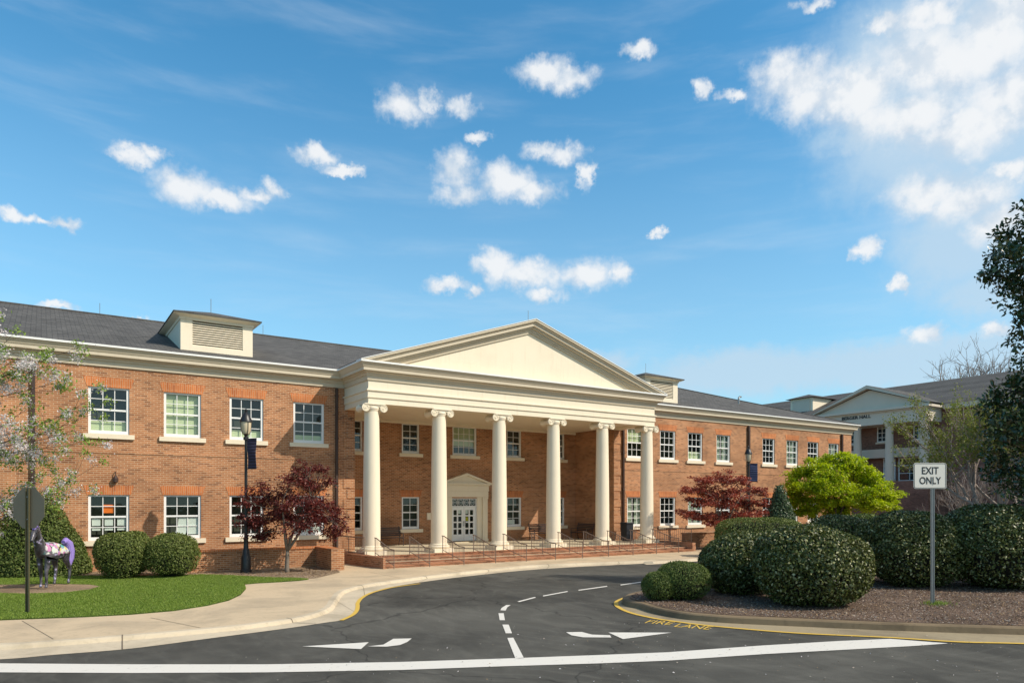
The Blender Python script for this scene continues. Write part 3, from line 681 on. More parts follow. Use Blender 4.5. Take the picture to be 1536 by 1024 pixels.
# columns -----------------------------------------------------------
def column_parts():
    sh = MB(); prof = []
    zb, zt = 0.36, 5.72
    for k in range(13):
        t = k / 12; r = 0.345 - 0.055 * t ** 1.7; prof.append((r, zb + (zt - zb) * t))
    sh.lathe(0, 0, [(0.375, zb - .05), (0.372, zb - .02)] + prof + [(0.315, zt + .01), (0.315, zt + .045), (0.29, zt + .05), (0.29, zt + .20)], 40)
    b = MB(); b.box(-.46, .46, -.46, .46, 0, .16)
    tor = [(.45, .16)] + [(.40 + .055 * math.cos(a), .225 + .065 * math.sin(a)) for a in np.linspace(-1.4, 1.4, 9)] + [(.39, .285)] + [(.365 + .03 * math.cos(a), .315 + .028 * math.sin(a)) for a in np.linspace(-1.4, 1.4, 7)] + [(.37, .345)]
    b.lathe(0, 0, tor, 40)
    c_ = MB()
    zc = 5.79
    c_.box(-.42, .42, -.36, .36, zc + .155, zc + .20)                         # abacus
    c_.box(-.36, .36, -.315, .315, zc + .075, zc + .155)                      # canalis between the volutes
    c_.lathe(0, 0, [(.30, zc - .05), (.335, zc - .01), (.345, zc + .03), (.33, zc + .075)], 32)
    for sx in (-1, 1):
        cx_ = sx * .375; czv = zc + .015
        rows = []
        c_.tube([(cx_, -.33, czv), (cx_, -.26, czv), (cx_, -.10, czv), (cx_, .10, czv), (cx_, .26, czv), (cx_, .33, czv)], [.152, .145, .105, .105, .145, .152], 24)
        for sy in (-1, 1):                                                     # spiral fillet on each face
            pts = []
            for k in range(56):
                a = math.pi / 2 + sx * -1 * (k / 55) * 2 * math.pi * 2.15; r = .140 * (1 - k / 55) + .022
                pts.append((cx_ + r * math.cos(a) , sy * .333, czv + r * math.sin(a)))
            c_.tube(pts, .0155, 6); c_.tube([(cx_, sy * .32, czv), (cx_, sy * .352, czv)], .028, 10)
    for sy in (-1, 1): c_.tube([(-.37, sy * .318, zc + .148), (.37, sy * .318, zc + .148)], .014, 6)
    return sh.mesh('column', M['cream'], True), b.mesh('column_base', M['cream'], True), c_.mesh('capital', M['cream'])
cs, cb_, cc = column_parts()
for me in (cs, cb_, cc):
    me.polygons.foreach_set('use_smooth', [True] * len(me.polygons)); me.set_sharp_from_angle(angle=RAD(35))
COLX = [10.87 + 2.998 * k for k in range(6)]
for x in COLX:
    s_ = link('column', cs, SCH, (x, Yc, FLOOR)); link('column_base', cb_, s_); link('capital', cc, s_)
ENT0 = FLOOR + 5.99                                             # underside of the entablature

# entablature, cornice, pediment --------------------------------------------------
e = MB()
path_e = [(PX0, Yw + .02), (PX0, Yf), (PX1, Yf), (PX1, Yw + .02)]
prof_e = [(-.58, ENT0), (0, ENT0), (0, 6.63), (.005, 6.64), (.005, 6.66), (.045, 6.68), (.045, 6.72), (.03, 6.72), (.03, 6.93), (.085, 6.95), (.085, 7.00), (.0, 7.03), (.0, CB + .06), (-.58, CB + .06)]
e.sweep(path_e, prof_e); smooth_by_angle(e.build('entablature', M['cream'], SCH), 20)
ce = MB(); ce.box(PX0 + .56, PX1 - .56, Yf + .56, Yr - .005, ENT0 + .10, ENT0 + .16); ce.build('porch_ceiling', M['cream'], SCH)
lt = MB(); lt.box(RX0 + .01, RX1 - .01, Yr - .04, Yr - .004, ENT0 - .02, ENT0 + .098); lt.build('ceiling_trim', M['cream'], SCH)
prof_c = [(-.05, CB), (.05, CB), (.06, CB + .05), (.06, CB + .17), (.10, CB + .19), (.12, CB + .26), (.20, CB + .30), (.20, CB + .33), (.31, CB + .34), (.31, CB + .45), (.335, CB + .47), (.36, CB + .53), (.41, CB + .60), (.43, EAVE - .05), (.43, EAVE), (-.05, EAVE)]
path_c = [(XL, 48), (XL, Yw), (PX0, Yw), (PX0, Yf), (PX1, Yf), (PX1, Yw), (XR, Yw), (XR, 48)]
c2 = MB(); c2.sweep(path_c, prof_c); smooth_by_angle(c2.build('cornice', M['taupe'], SCH), 25)
gm = MB(); gm.sweep(path_c, [(.39, EAVE + .003), (.445, EAVE - .045), (.462, EAVE - .045), (.462, EAVE + .022), (.39, EAVE + .022)])
gm.build('gutter_edge', M['white'], SCH)
# pediment
ax0, ax1, apz = PX0 - .43, PX1 + .43, EAVE + 2.70
half = PCX - ax0; sl = (apz - EAVE) / half
ty = Yf + .02
t_ = MB(); t_.xz_prism([(PX0 - .1, EAVE + .024), (PX1 + .1, EAVE + .024), (PCX, apz - .22)], ty, ty + .2); t_.build('tympanum', M['cream'], SCH)
rk = MB()
RPROF = [(.43, -.0), (.43, .085), (.375, .10), (.34, .16), (.31, .17), (.31, .28), (.21, .29), (.20, .36), (.10, .37), (.09, .47), (.05, .48), (.05, .56), (-.03, .56)]
for sgn in (-1, 1):
    def low(d_): return (PCX + sgn * (half - d_ / sl), EAVE + .03)
    pts = [(low(d_), (PCX, apz + .03 - d_), Yf - o_) for o_, d_ in RPROF]
    for (a0, a1, ya), (b0, b1, yb_) in zip(pts[:-1], pts[1:]):
        q = [(a0[0], ya, a0[1]), (a1[0], ya, a1[1]), (b1[0], yb_, b1[1]), (b0[0], yb_, b0[1])]
        rk.face(q if sgn > 0 else q[::-1])
    q = [(pts[0][0][0], pts[0][2], pts[0][0][1]), (pts[0][1][0], pts[0][2], pts[0][1][1]), (PCX, Yf + .06, apz + .03), (pts[0][0][0], Yf + .06, EAVE + .03)]
    rk.face(q[::-1] if sgn > 0 else q)
rk.build('raking_cornice', M['taupe'], SCH)
rt = MB()
for sgn in (-1, 1):
    xo = PCX + sgn * (half + .03)
    P4 = [(xo, EAVE + .022), (PCX, apz + .032), (PCX, apz + .062), (xo, EAVE + .052)]
    if sgn > 0: P4 = P4[::-1]
    rt.xz_prism([P4[0], P4[3], P4[2], P4[1]], Yf - .455, Yf + .1)
rt.build('pediment_edge', M['white'], SCH)
# roofs -------------------------------------------------------------
EY = Yw - .42; RY = 38.4; RZ = EAVE + SLOPE * (RY - EY)
r = MB(); xr = XR + .42; xl = XL - .42; hip = RY - EY
A, B, C_, D_ = (xl, EY, EAVE + .01), (xr, EY, EAVE + .01), (xr - hip, RY, RZ), (xl, RY, RZ)
r.face([A, B, C_, D_]); r.face([B, (xr, 2 * RY - EY, EAVE), C_]); r.face([(xr, 2 * RY - EY, EAVE), (xl, 2 * RY - EY, EAVE), D_, C_]); r.face([A, D_, (xl, 2 * RY - EY, EAVE)])
r.build('roof', M['shingle'], SCH)
pr_ = MB(); yb = EY + (apz + .04 - EAVE) / SLOPE
for sgn in (-1, 1):
    xo = PCX + sgn * (half + .02)
    q = [(xo, Yf - .45, EAVE + .056), (PCX, Yf - .45, apz + .066), (PCX, yb, apz + .066), (xo, EY + .05, EAVE + .056)]
    pr_.face(q if sgn < 0 else q[::-1])
pr_.build('portico_roof', M['shingle'], SCH)
rc = MB(); rc.tube([(xl, RY, RZ + .02), (xr - hip, RY, RZ + .02), (xr, EY, EAVE + .02)], .05, 6); rc.build('ridge_cap', M['shingle'], SCH)

def dormer(x0, x1, Yd=29.95):
    zb = EAVE + SLOPE * (Yd - EY); zt = zb + 1.32
    yb2 = EY + (zt - EAVE) / SLOPE
    d = MB()
    lx0, lx1, lz0, lz1 = x0 + .42, x1 - .38, zb + .22, zt - .14
    wall_with_holes(d, x0, x1, zb - .05, zt, Yd, [(lx0, lx1, lz0, lz1)], .10)
    for x in (x0, x1):
        q = [(x, Yd, zb - .05), (x, Yd, zt), (x, yb2 + .3, zt), (x, Yd + .15, zb - .05)]; d.face(q if x == x1 else q[::-1])
    o = d.build('dormer', M['cream'], SCH)
    b = MB(); b.face([(lx0, Yd + .16, lz0), (lx1, Yd + .16, lz0), (lx1, Yd + .16, lz1), (lx0, Yd + .16, lz1)]); b.build('louver_back', M['black'], o)
    l = MB(); n = 11
    for k in range(n):
        z = lz0 + (lz1 - lz0) * (k + .1) / n; hgt = (lz1 - lz0) / n
        l.face([(lx0, Yd + .012, z), (lx1, Yd + .012, z), (lx1, Yd + .07, z + hgt * .50), (lx0, Yd + .07, z + hgt * .50)])
        l.face([(lx0, Yd + .012, z), (lx0, Yd + .012, z - .02), (lx1, Yd + .012, z - .02), (lx1, Yd + .012, z)][::-1])
    l.build('louver', M['cream'], o)
    ov = .26; f = MB()
    f.sweep([(x0, yb2 + .2), (x0, Yd), (x1, Yd), (x1, yb2 + .2)], [(0, zt - .14), (.03, zt - .14), (.05, zt - .05), (.14, zt - .02), (ov, zt + .03), (ov, zt + .09), (0, zt + .09)]); f.build('dormer_cornice', M['cream'], o)
    rr = MB(); z0 = zt + .095; hx = (x1 - x0) / 2 + ov + .03; mx = (x0 + x1) / 2; pk = z0 + hx * .30; ya = Yd - ov - .03
    yk = EY + (pk - EAVE) / SLOPE + .2
    a, b_, p1, p2 = (mx - hx, ya, z0), (mx + hx, ya, z0), (mx, ya + hx, pk), (mx, yk, pk)
    rr.face([a, b_, p1]); rr.face([b_, (mx + hx, yb2 + .5, z0), p2, p1]); rr.face([a, p1, p2, (mx - hx, yb2 + .5, z0)])
    rr.face([a, (mx - hx, yb2 + .5, z0), (mx + hx, yb2 + .5, z0), b_])
    rr.box(mx - hx, mx + hx, ya + .001, ya + .02, z0 - .045, z0 - .001); rr.box(mx - hx, mx - hx + .02, ya + .02, yb2 + .45, z0 - .045, z0 - .001); rr.box(mx + hx - .02, mx + hx, ya + .02, yb2 + .45, z0 - .045, z0 - .001)
    rr.build('dormer_roof', M['shingle'], o)
    rod = MB(); rod.tube([(mx, ya + hx, pk - .05), (mx, ya + hx, pk + .55)], .012, 6); rod.build('lightning_rod', M['galv'], o)
dx0, dx1 = XatY(270.8, 29.95), XatY(379, 29.95)
dormer(dx0, dx1); ex1 = XatY(1016.5, 29.95); dormer(ex1 - (dx1 - dx0), ex1)
for x, y, z in ((xl + 5, RY, RZ), (2.2, RY, RZ), (PCX, Yf + .2, apz), (9.5, RY, RZ)):
    rod = MB(); rod.tube([(x, y, z), (x, y, z + .55)], .012, 6); rod.build('lightning_rod', M['galv'], SCH)
vp = XatY(1108, 33.0); vz = EAVE + SLOPE * (33.0 - EY)
v_ = MB(); v_.tube([(vp, 33, vz - .05), (vp, 33, vz + .42), (vp + .1, 33, vz + .52), (vp + .26, 33, vz + .52)], .06, 8); v_.build('vent_pipe', M['galv'], SCH)

# downspouts ---------------------------------------------------------
def downspout(x, sz=0.055, z0=0.15):
    d = MB(); y = Yw - .09
    d.box(x - sz, x + sz, y - .05, y + .05, z0 + .25, CB - .02)
    d.tube([(x, y, z0 + .27), (x + .08, y - .05, z0 + .12), (x + .30, y - .16, z0)], .05, 8)
    for z in (1.2, 3.2, 5.2, 7.0): d.box(x - sz - .02, x + sz + .02, y - .056, y + .085, z, z + .05)
    bevel(d.build('downspout', M['bronze'], SCH), .01)
for x in (-.25, 10.24, 26.30, 36.84, 47.0): downspout(x, .075 if x > 30 else .05)

# entrance door -----------------------------------------------------
dc, dw = 18.27, 1.50
dr = thing('door', '', '')
for k in list(dr.keys()): del dr[k]
dr.parent = SCH
x0, x1 = dc - dw / 2, dc + dw / 2
fr = MB(); fr.box(x0, x0 + .05, Yr + .0, Yr + .12, FLOOR + .05, 2.74); fr.box(x1 - .05, x1, Yr + .0, Yr + .12, FLOOR + .05, 2.74); fr.box(x0 + .05, x1 - .05, Yr + .01, Yr + .11, 2.29, 2.345); fr.box(x0 + .05, x1 - .05, Yr + .01, Yr + .11, 2.70, 2.74)
for k in range(1, 4): xx = x0 + .05 + (dw - .1) * k / 4; fr.box(xx - .012, xx + .012, Yr + .03, Yr + .08, 2.345, 2.70)
fr.build('door_frame', M['white'], dr)
tg = MB(); tg.face([(x0 + .04, Yr + .075, 2.34), (x1 - .04, Yr + .075, 2.34), (x1 - .04, Yr + .075, 2.71), (x0 + .04, Yr + .075, 2.71)]); tg.build('transom', M['glass'], dr)
tm = MB()
for k in range(4):
    cxk = x0 + .05 + (dw - .1) * (k + .5) / 4
    tm.tube([(cxk + .11 * math.cos(a), Yr + .062, 2.52 + .14 * math.sin(a)) for a in np.linspace(0, 2 * math.pi, 21)], .009, 6); tm.box(cxk - .15, cxk + .15, Yr + .055, Yr + .068, 2.51, 2.528)
tm.build('transom_tracery', M['white'], dr)
for s_ in (0, 1):
    a = x0 + .05 + s_ * (dw - .1) / 2; b = a + (dw - .1) / 2; lf = MB(); pz0, pz1 = .86, 2.18
    hl = []
    for cx_ in range(2):
        for rz_ in range(4):
            px0 = a + .085 + cx_ * .275; hl.append((px0, px0 + .20, pz0 + rz_ * .335, pz0 + rz_ * .335 + .265))
    wall_with_holes(lf, a + .004, b - .004, FLOOR + .06, 2.285, Yr + .03, hl, .04); o = lf.build('door_leaf', M['white'], dr)
    gl = MB(); gl.face([(a + .03, Yr + .062, .8), (b - .03, Yr + .062, .8), (b - .03, Yr + .062, 2.24), (a + .03, Yr + .062, 2.24)]); gl.build('pane', M['glass'], dr)
    hd = MB(); hx_ = b - .05 if s_ == 0 else a + .05
    hd.tube([(hx_, Yr + .03, 1.30), (hx_, Yr - .03, 1.32), (hx_, Yr - .03, 1.52), (hx_, Yr + .03, 1.54)], .014, 8); hd.build('handle', M['galv'], dr)
nt = MB()
for px, pz, m_ in ((x0 + .43, 1.93, 'paper'), (x0 + .86, 1.93, 'paper')): nt.face([(px, Yr + .066, pz), (px + .14, Yr + .066, pz), (px + .14, Yr + .066, pz + .2), (px, Yr + .066, pz + .2)])
nt.build('paper_notice', M['paper'], dr)
nt = MB(); nt.face([(x0 + .86, Yr + .0655, 1.55), (x0 + 1.02, Yr + .0655, 1.55), (x0 + 1.02, Yr + .0655, 1.75), (x0 + .86, Yr + .0655, 1.75)]); nt.build('yellow_notice', M['yellow_paper'], dr)
hb = MB(); hb.face([(x0, Yr + .8, FLOOR), (x1, Yr + .8, FLOOR), (x1, Yr + .8, 2.74), (x0, Yr + .8, 2.74)]); hb.box(x0, x0 + .01, Yr + .13, Yr + .8, FLOOR, 2.74); hb.box(x1 - .01, x1, Yr + .13, Yr + .8, FLOOR, 2.74); hb.build('vestibule', M['interior'], dr)
sur = MB()
for sgn in (-1, 1):
    xa, xb = sorted((dc + sgn * (dw / 2 + .002), dc + sgn * (dw / 2 + .30))); sur.box(xa, xb, Yr - .06, Yr - .003, FLOOR, 2.80)
    xa, xb = sorted((dc + sgn * (dw / 2 + .30), dc + sgn * (dw / 2 + .60))); sur.box(xa, xb, Yr - .14, Yr - .003, FLOOR, 2.80); sur.box(xa - .03, xb + .03, Yr - .17, Yr - .14, FLOOR, FLOOR + .14); sur.box(xa - .02, xb + .02, Yr - .165, Yr - .14, 2.72, 2.80)
hw = dw / 2 + .62
sur.box(dc - hw, dc + hw, Yr - .17, Yr - .003, 2.803, 3.10); sur.box(dc - hw - .02, dc + hw + .02, Yr - .19, Yr - .003, 3.103, 3.40)
sur.box(dc - hw - .15, dc + hw + .15, Yr - .32, Yr - .003, 3.45, 3.53); sur.box(dc - hw - .07, dc + hw + .07, Yr - .25, Yr - .003, 3.403, 3.447)
hh = hw + .17
sur.xz_prism([(dc - hh + .25, 3.533), (dc + hh - .25, 3.533), (dc, 3.93)], Yr - .2, Yr - .003)
for sgn in (-1, 1):
    q = [(dc + sgn * hh, 3.533), (dc, 4.05), (dc, 3.93), (dc + sgn * (hh - .30), 3.533)]
    if sgn < 0: q = q[::-1]
    sur.xz_prism(q, Yr - .34, Yr - .003)
sur.build('door_surround', M['cream'], dr)
th = MB(); th.box(x0 - .2, x1 + .2, Yr - .75, Yr - .2, FLOOR, FLOOR + .05); th.build('door_step', M['porch'], dr)
for sx in (-1, 1):
    ln = MB(); lx = dc + sx * 1.75; ln.box(lx - .03, lx + .03, Yr - .05, Yr - .002, 2.62, 3.22); ln.lathe(lx, Yr - .17, [(.03, 2.45), (.10, 2.62), (.12, 2.98), (.03, 3.12), (.015, 3.25)], 6); ln.tube([(lx, Yr - .03, 3.15), (lx, Yr - .17, 3.22)], .012, 6)
    ln.build('wall_lantern', M['black'], SCH)
sens = MB(); wx, wz = XatY(173, Yw), ZatY(173, 718, Yw); sens.lathe(wx, Yw - .11, [(.03, wz - .14), (.09, wz - .1), (.09, wz + .02), (.03, wz + .12)], 10); sens.tube([(wx, Yw - .0, wz + .26), (wx, Yw - .11, wz + .24), (wx, Yw - .11, wz + .08)], .015, 6); sens.build('wall_lamp', M['bronze'], SCH)
ib = MB(); bx = XatY(643, Yr); ib.box(bx - .11, bx + .11, Yr - .06, Yr - .003, 1.65, 2.0); ib.build('notice_box', M['cream'], SCH)

# porch steps -------------------------------------------------------
PS = thing('porch_steps', 'wide brick porch steps and pale concrete porch floor below the columns', 'steps')
fl = MB(); fl.box(RX0 + .003, RX1 - .003, Yw, Yr - .003, SW, FLOOR - .004); fl.box(10.45, 26.6, STEP_Y[3] + .30, Yw - .001, SW, FLOOR - .002); fl.build('porch_floor', M['porch'], PS)
rise = (FLOOR - SW) / 4
for k in range(4):
    s_ = MB(); z1 = SW + rise * (k + 1); yb_ = STEP_Y[k + 1] + .03 if k < 3 else STEP_Y[3] + .299
    s_.box(10.45, 26.9 - .0, STEP_Y[k] + .012, yb_, SW + .001 + k * .0, z1 - .03); s_.box(10.44, 26.9, STEP_Y[k] - .012, yb_ , z1 - .028, z1)
    s_.build('step', M['step_brick'], PS)
cw = MB()
cheek = catmull([(10.36, 24.62), (10.22, 25.6), (10.06, 26.8), (9.98, 27.9), (9.98, Yw - .03)], 6)
for i in range(len(cheek) - 1):
    a, b = cheek[i], cheek[i + 1]; za = FLOOR + .06
    cw.prism([a, b, (10.448, b[1]), (10.448, a[1])], SW, za)
cw.build('cheek_wall', M['step_brick'], PS)
cw = MB(); cw.box(26.905, 27.15, STEP_Y[0] + .1, Yw - .03, SW, FLOOR + .05); cw.build('cheek_wall', M['step_brick'], PS)

# railings ----------------------------------------------------------
def railing_parts():
    y0, y1 = STEP_Y[0] - .28, STEP_Y[3] + .14; hgt = .70
    zf, zt = SW, FLOOR
    ym = y0 + (y1 - y0) * .40
    posts = []
    for y, zb_, zt_ in ((y0, zf, zf + hgt), (y1, zt, zt + hgt), ((y0 + y1) / 2 + .05, SW + rise * 2, .95)):
        post = MB(); post.tube([(0, y, zb_), (0, y, zt_)], .018, 8); posts.append(('post', post.mesh('post', M['rail'])))
    top = MB(); top.tube([(0, y0 - .06, zf + hgt - .03), (0, y0, zf + hgt), (0, y0 + .38, zf + hgt + .01), (0, y1 - .12, zt + hgt), (0, y1 + .06, zt + hgt + .005)], .020, 8)
    low = MB(); low.tube([(0, y0, zf + .13), (0, y1, zt + .12)], .014, 6)
    pk = MB(); n = 15
    for k in range(1, n):
        t = k / n; y = y0 + (y1 - y0) * t
        zl = zf + .13 + (zt - zf - .01) * t
        q = max(0, (y - y0 - .38) / (y1 - .12 - y0 - .38)); zu = zf + hgt + (zt - zf) * min(1, q)
        pk.tube([(0, y, zl), (0, y, zu - .01)], .0075, 5)
    return posts + [('top_rail', top.mesh('top_rail', M['rail'])), ('bottom_rail', low.mesh('bottom_rail', M['rail'])), ('pickets', pk.mesh('pickets', M['rail']))]
RP = railing_parts()
NUMS = ['first', 'second', 'third', 'fourth', 'fifth', 'sixth']
for k in range(11):
    c_ = k // 2
    lab = ('iron stair railing at the foot of the %s portico column from the stop sign' % NUMS[c_]) if k % 2 == 0 else ('iron stair railing midway between the %s and %s portico columns' % (NUMS[c_], NUMS[c_ + 1]))
    x = XatY([591, 644.5, 696, 743.6, 789.6, 833.3, 874, 912.8, 949.6, 984.7, 1018][k], STEP_Y[0] - .28)
    t = thing('stair_railing', lab, 'railing', (x, 0, 0), 0, 'iron railings along the porch steps')
    for nm, me in RP: link(nm, me, t)
pr2 = MB(); pxa = [(10.15, 28.9), (10.15, 27.6), (10.3, 26.35)]

prr = thing('porch_railing', 'short level iron guard rail on the porch edge beside the leftmost column', 'railing')
for p in pxa: pr2 = MB(); pr2.tube([(p[0], p[1], FLOOR), (p[0], p[1], FLOOR + .72)], .02, 8); pr2.build('post', M['rail'], prr)
for nm, z, r_ in (('top_rail', FLOOR + .72, .025), ('bottom_rail', FLOOR + .12, .014)):
    b = MB(); b.tube([(p[0], p[1], z) for p in pxa], r_, 8); b.build(nm, M['rail'], prr)
b = MB()
for (p, q) in zip(pxa[:-1], pxa[1:]):
    for k in range(1, 10): t_1 = k / 10; b.tube([(p[0] + (q[0] - p[0]) * t_1, p[1] + (q[1] - p[1]) * t_1, FLOOR + z) for z in (.12, .72)], .0075, 5)
b.build('pickets', M['rail'], prr)
pr3 = thing('porch_railing', 'level iron guard rail closing the porch side by the red maple hedge', 'railing')
pxa = [(26.8, 28.9), (26.8, 27.6), (26.85, 26.3), (27.0, 25.0)]
b = MB(); bt = MB(); bl = MB(); bk = MB(); zz = [FLOOR + .05, FLOOR + .05, FLOOR + .05, FLOOR + .05]
for p in pxa: b = MB(); b.tube([(p[0], p[1], FLOOR + .04), (p[0], p[1], FLOOR + .74)], .02, 8); b.build('post', M['rail'], pr3)
bt.tube([(p[0], p[1], FLOOR + .74) for p in pxa], .025, 8); bl.tube([(p[0], p[1], FLOOR + .14) for p in pxa], .014, 6)
for (p, q) in zip(pxa[:-1], pxa[1:]):
    for k in range(1, 10): t_1 = k / 10; bk.tube([(p[0] + (q[0] - p[0]) * t_1, p[1] + (q[1] - p[1]) * t_1, FLOOR + z) for z in (.14, .74)], .0075, 5)
bt.build('top_rail', M['rail'], pr3); bl.build('bottom_rail', M['rail'], pr3); bk.build('pickets', M['rail'], pr3)

# low brick planter walls -------------------------------------------
PW = thing('planter_wall', 'low brick planter wall with end pier beside the dark red maple', 'brick wall')
b = MB(); b.box(4.0, 8.62, 27.0, 27.3, 0, .80); b.box(8.62, 9.02, 25.55, 27.3, 0, .80); b.build('wall', M['brick'], PW)
b = MB(); b.box(3.97, 8.60, 26.97, 27.33, .80, .87); b.box(8.60, 9.04, 25.53, 27.33, .801, .871); b.build('coping', M['arch'], PW)
b = MB(); b.box(8.58, 9.06, 25.10, 25.53, 0, .88); b.build('pier', M['brick'], PW)
PW = thing('planter_wall', 'low shaded brick planter wall behind the brighter red maple', 'brick wall')
b = MB(); b.box(28.0, 30.9, 26.3, 26.6, 0, .86); b.build('wall', M['brick'], PW); b = MB(); b.box(27.97, 30.9, 26.27, 26.63, .862, .92); b.build('coping', M['brick'], PW)
b = MB(); b.box(30.9, 31.4, 26.1, 26.6, 0, .88); b.build('pier', M['brick'], PW)

# benches and bin ---------------------------------------------------
def make_bench(label, x, y, rz):
    t = thing('bench', label, 'bench', (x, y, FLOOR), rz, 'benches on the porch')
    b = MB()
    for k in range(5): b.box(-.75, .75, -.42 + k * .095, -.345 + k * .095, .38, .405)
    b.build('seat', M['bench'], t); b = MB()
    for k in range(5):
        z = .46 + k * .088; b.box(-.75, .75, .03 + k * .022, .05 + k * .022, z, z + .068)
    b.build('backrest', M['bench'], t)
    for sx in (-1, 1):
        l = MB(); l.tube([(sx * .68, -.40, 0), (sx * .68, -.40, .60), (sx * .68, .02, .62)], .022, 6); l.build('armrest', M['bench'], t)
        l = MB(); l.tube([(sx * .68, .12, 0), (sx * .68, .03, .38), (sx * .68, .15, .92)], .022, 6); l.tube([(sx * .68, -.4, .36), (sx * .68, .04, .36)], .018, 6); l.build('leg', M['bench'], t)
    return t
make_bench('dark metal porch bench behind the first column near the lower window', 13.6, 31.9, 0)
make_bench('metal porch bench standing in the patch of sunlight beyond the door', 22.6, 31.9, 0)
make_bench('dark metal bench in the shaded inner corner of the porch', 25.1, 31.2, -math.pi / 2)
BN = thing('trash_bin', 'tall dark square trash bin on the porch beside the downspout', 'trash bin', (25.95, 28.6, FLOOR))
b = MB(); b.box(-.24, .24, -.24, .24, .04, .92); bevel(b.build('body', M['bin'], BN), .02); b = MB(); b.box(-.27, .27, -.27, .27, .92, 1.0); bevel(b.build('lid', M['bin'], BN), .02)
b = MB(); b.box(-.20, .20, -.20, .20, 0, .04); b.build('base', M['bin'], BN)

# ------------------------------------------------------------------ neighbouring hall
BH = thing('neighbouring_hall', 'further brick hall with grey pediment lettered above two columns', 'building')
XB, XBW = 62.0, 64.5
yb0, yb1 = 30.9, 41.1
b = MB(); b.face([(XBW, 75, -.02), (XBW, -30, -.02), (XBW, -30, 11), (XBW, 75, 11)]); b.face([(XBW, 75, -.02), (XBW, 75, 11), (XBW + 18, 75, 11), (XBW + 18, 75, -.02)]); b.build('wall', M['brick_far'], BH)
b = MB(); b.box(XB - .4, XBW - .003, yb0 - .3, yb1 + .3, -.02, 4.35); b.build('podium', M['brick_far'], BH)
b = MB(); b.sweep([(XBW, yb1), (XB, yb1), (XB, yb0), (XBW, yb0)][::1], [(-.6, 9.45), (0, 9.45), (0, 9.85), (.03, 9.88), (.03, 10.55), (-.6, 10.55)], side=-1) if False else b.box(XB, XBW - .003, yb0, yb1, 9.45, 10.5); b.build('entablature', M['grey_trim'], BH)
b = MB(); b.box(XB - .12, XBW - .003, yb0 - .12, yb1 + .12, 10.503, 10.62); b.box(XB - .35, XBW - .003, yb0 - .35, yb1 + .35, 10.623, 10.85); b.build('cornice', M['grey_trim'], BH)
ym, pz = (yb0 + yb1) / 2, 12.75
b = MB(); q = [(XB + .1, yb0 - .3, 10.853), (XB + .1, yb1 + .3, 10.853), (XB + .1, ym, pz - .1)]; b.face(q[::-1]); b.build('tympanum', M['grey_trim'], BH)
b = MB()
for sg in (-1, 1):
    y_o = ym + sg * ((yb1 - yb0) / 2 + .45)
    P4 = [(y_o, 10.853), (ym, pz), (ym, pz + .28), (y_o, 10.95)]
    for xs0, xs1 in ((XB - .4, XB + .2),):
        b.face([(xs0, p[0], p[1]) for p in (P4 if sg > 0 else P4[::-1])]); b.face([(xs0, P4[0][0], P4[0][1]), (xs0, P4[1][0], P4[1][1]), (xs1, P4[1][0], P4[1][1]), (xs1, P4[0][0], P4[0][1])]); b.face([(xs0, P4[3][0], P4[3][1]), (xs0, P4[2][0], P4[2][1]), (xs1, P4[2][0], P4[2][1]), (xs1, P4[3][0], P4[3][1])])
b.build('raking_cornice', M['grey_trim'], BH)
b = MB()
for sg in (-1, 1):
    y_o = ym + sg * ((yb1 - yb0) / 2 + .48); b.face([(XB - .42, y_o, 10.955), (XB - .42, ym, pz + .29), (XB + 9, ym, pz + .29), (XB + 9, y_o, 10.955)])
b.face([(XBW - .5, -30, 10.95), (XBW - .5, 75, 10.95), (XBW + 9, 75, 14.5), (XBW + 9, -30, 14.5)]); b.face([(XBW + 18, -30, 10.95), (XBW + 18, 75, 10.95), (XBW + 9, 75, 14.5), (XBW + 9, -30, 14.5)])
b.build('roof', M['shingle'], BH)
b = MB(); b.box(XBW - .45, XBW - .003, -30, yb0 - .36, 10.5, 10.94); b.box(XBW - .45, XBW - .003, yb1 + .36, 75, 10.5, 10.94); b.build('eave', M['grey_trim'], BH)
b = MB(); b.box(67.2, 70.5, 45.2, 47.9, 11.2, 13.55); od = b.build('dormer', M['cream'], BH)
b = MB(); b.box(67.12, 67.197, 45.5, 47.6, 12.0, 13.35); b.build('louver', M['grey_trim'], od)
b = MB(); b.face([(66.8, 44.8, 13.56), (66.8, 48.3, 13.56), (68.5, 46.55, 14.1)][::-1]); b.face([(66.8, 44.8, 13.56), (68.5, 46.55, 14.1), (71, 46.55, 14.1), (71, 44.8, 13.56)]); b.face([(66.8, 48.3, 13.56), (71, 48.3, 13.56), (71, 46.55, 14.1), (68.5, 46.55, 14.1)]); b.face([(66.8, 44.8, 13.56), (71, 44.8, 13.56), (71, 48.3, 13.56), (66.8, 48.3, 13.56)]); b.build('dormer_roof', M['shingle'], od)
for y in (31.35, 34.35, 37.35, 40.6):
    c_ = MB(); c_.lathe(XB + .42, y, [(.46, 4.35), (.46, 4.5), (.40, 4.55), (.38, 4.7), (.36, 6.5), (.31, 9.15), (.34, 9.2), (.36, 9.3), (.40, 9.32), (.40, 9.447)], 24); o = c_.build('column', M['grey_trim'], BH); smooth_by_angle(o, 40)
b = MB(); b.box(XBW - .9, XBW - .004, yb0 - .2, yb1 + .2, 6.55, 7.35); b.build('band', M['grey_trim'], BH)
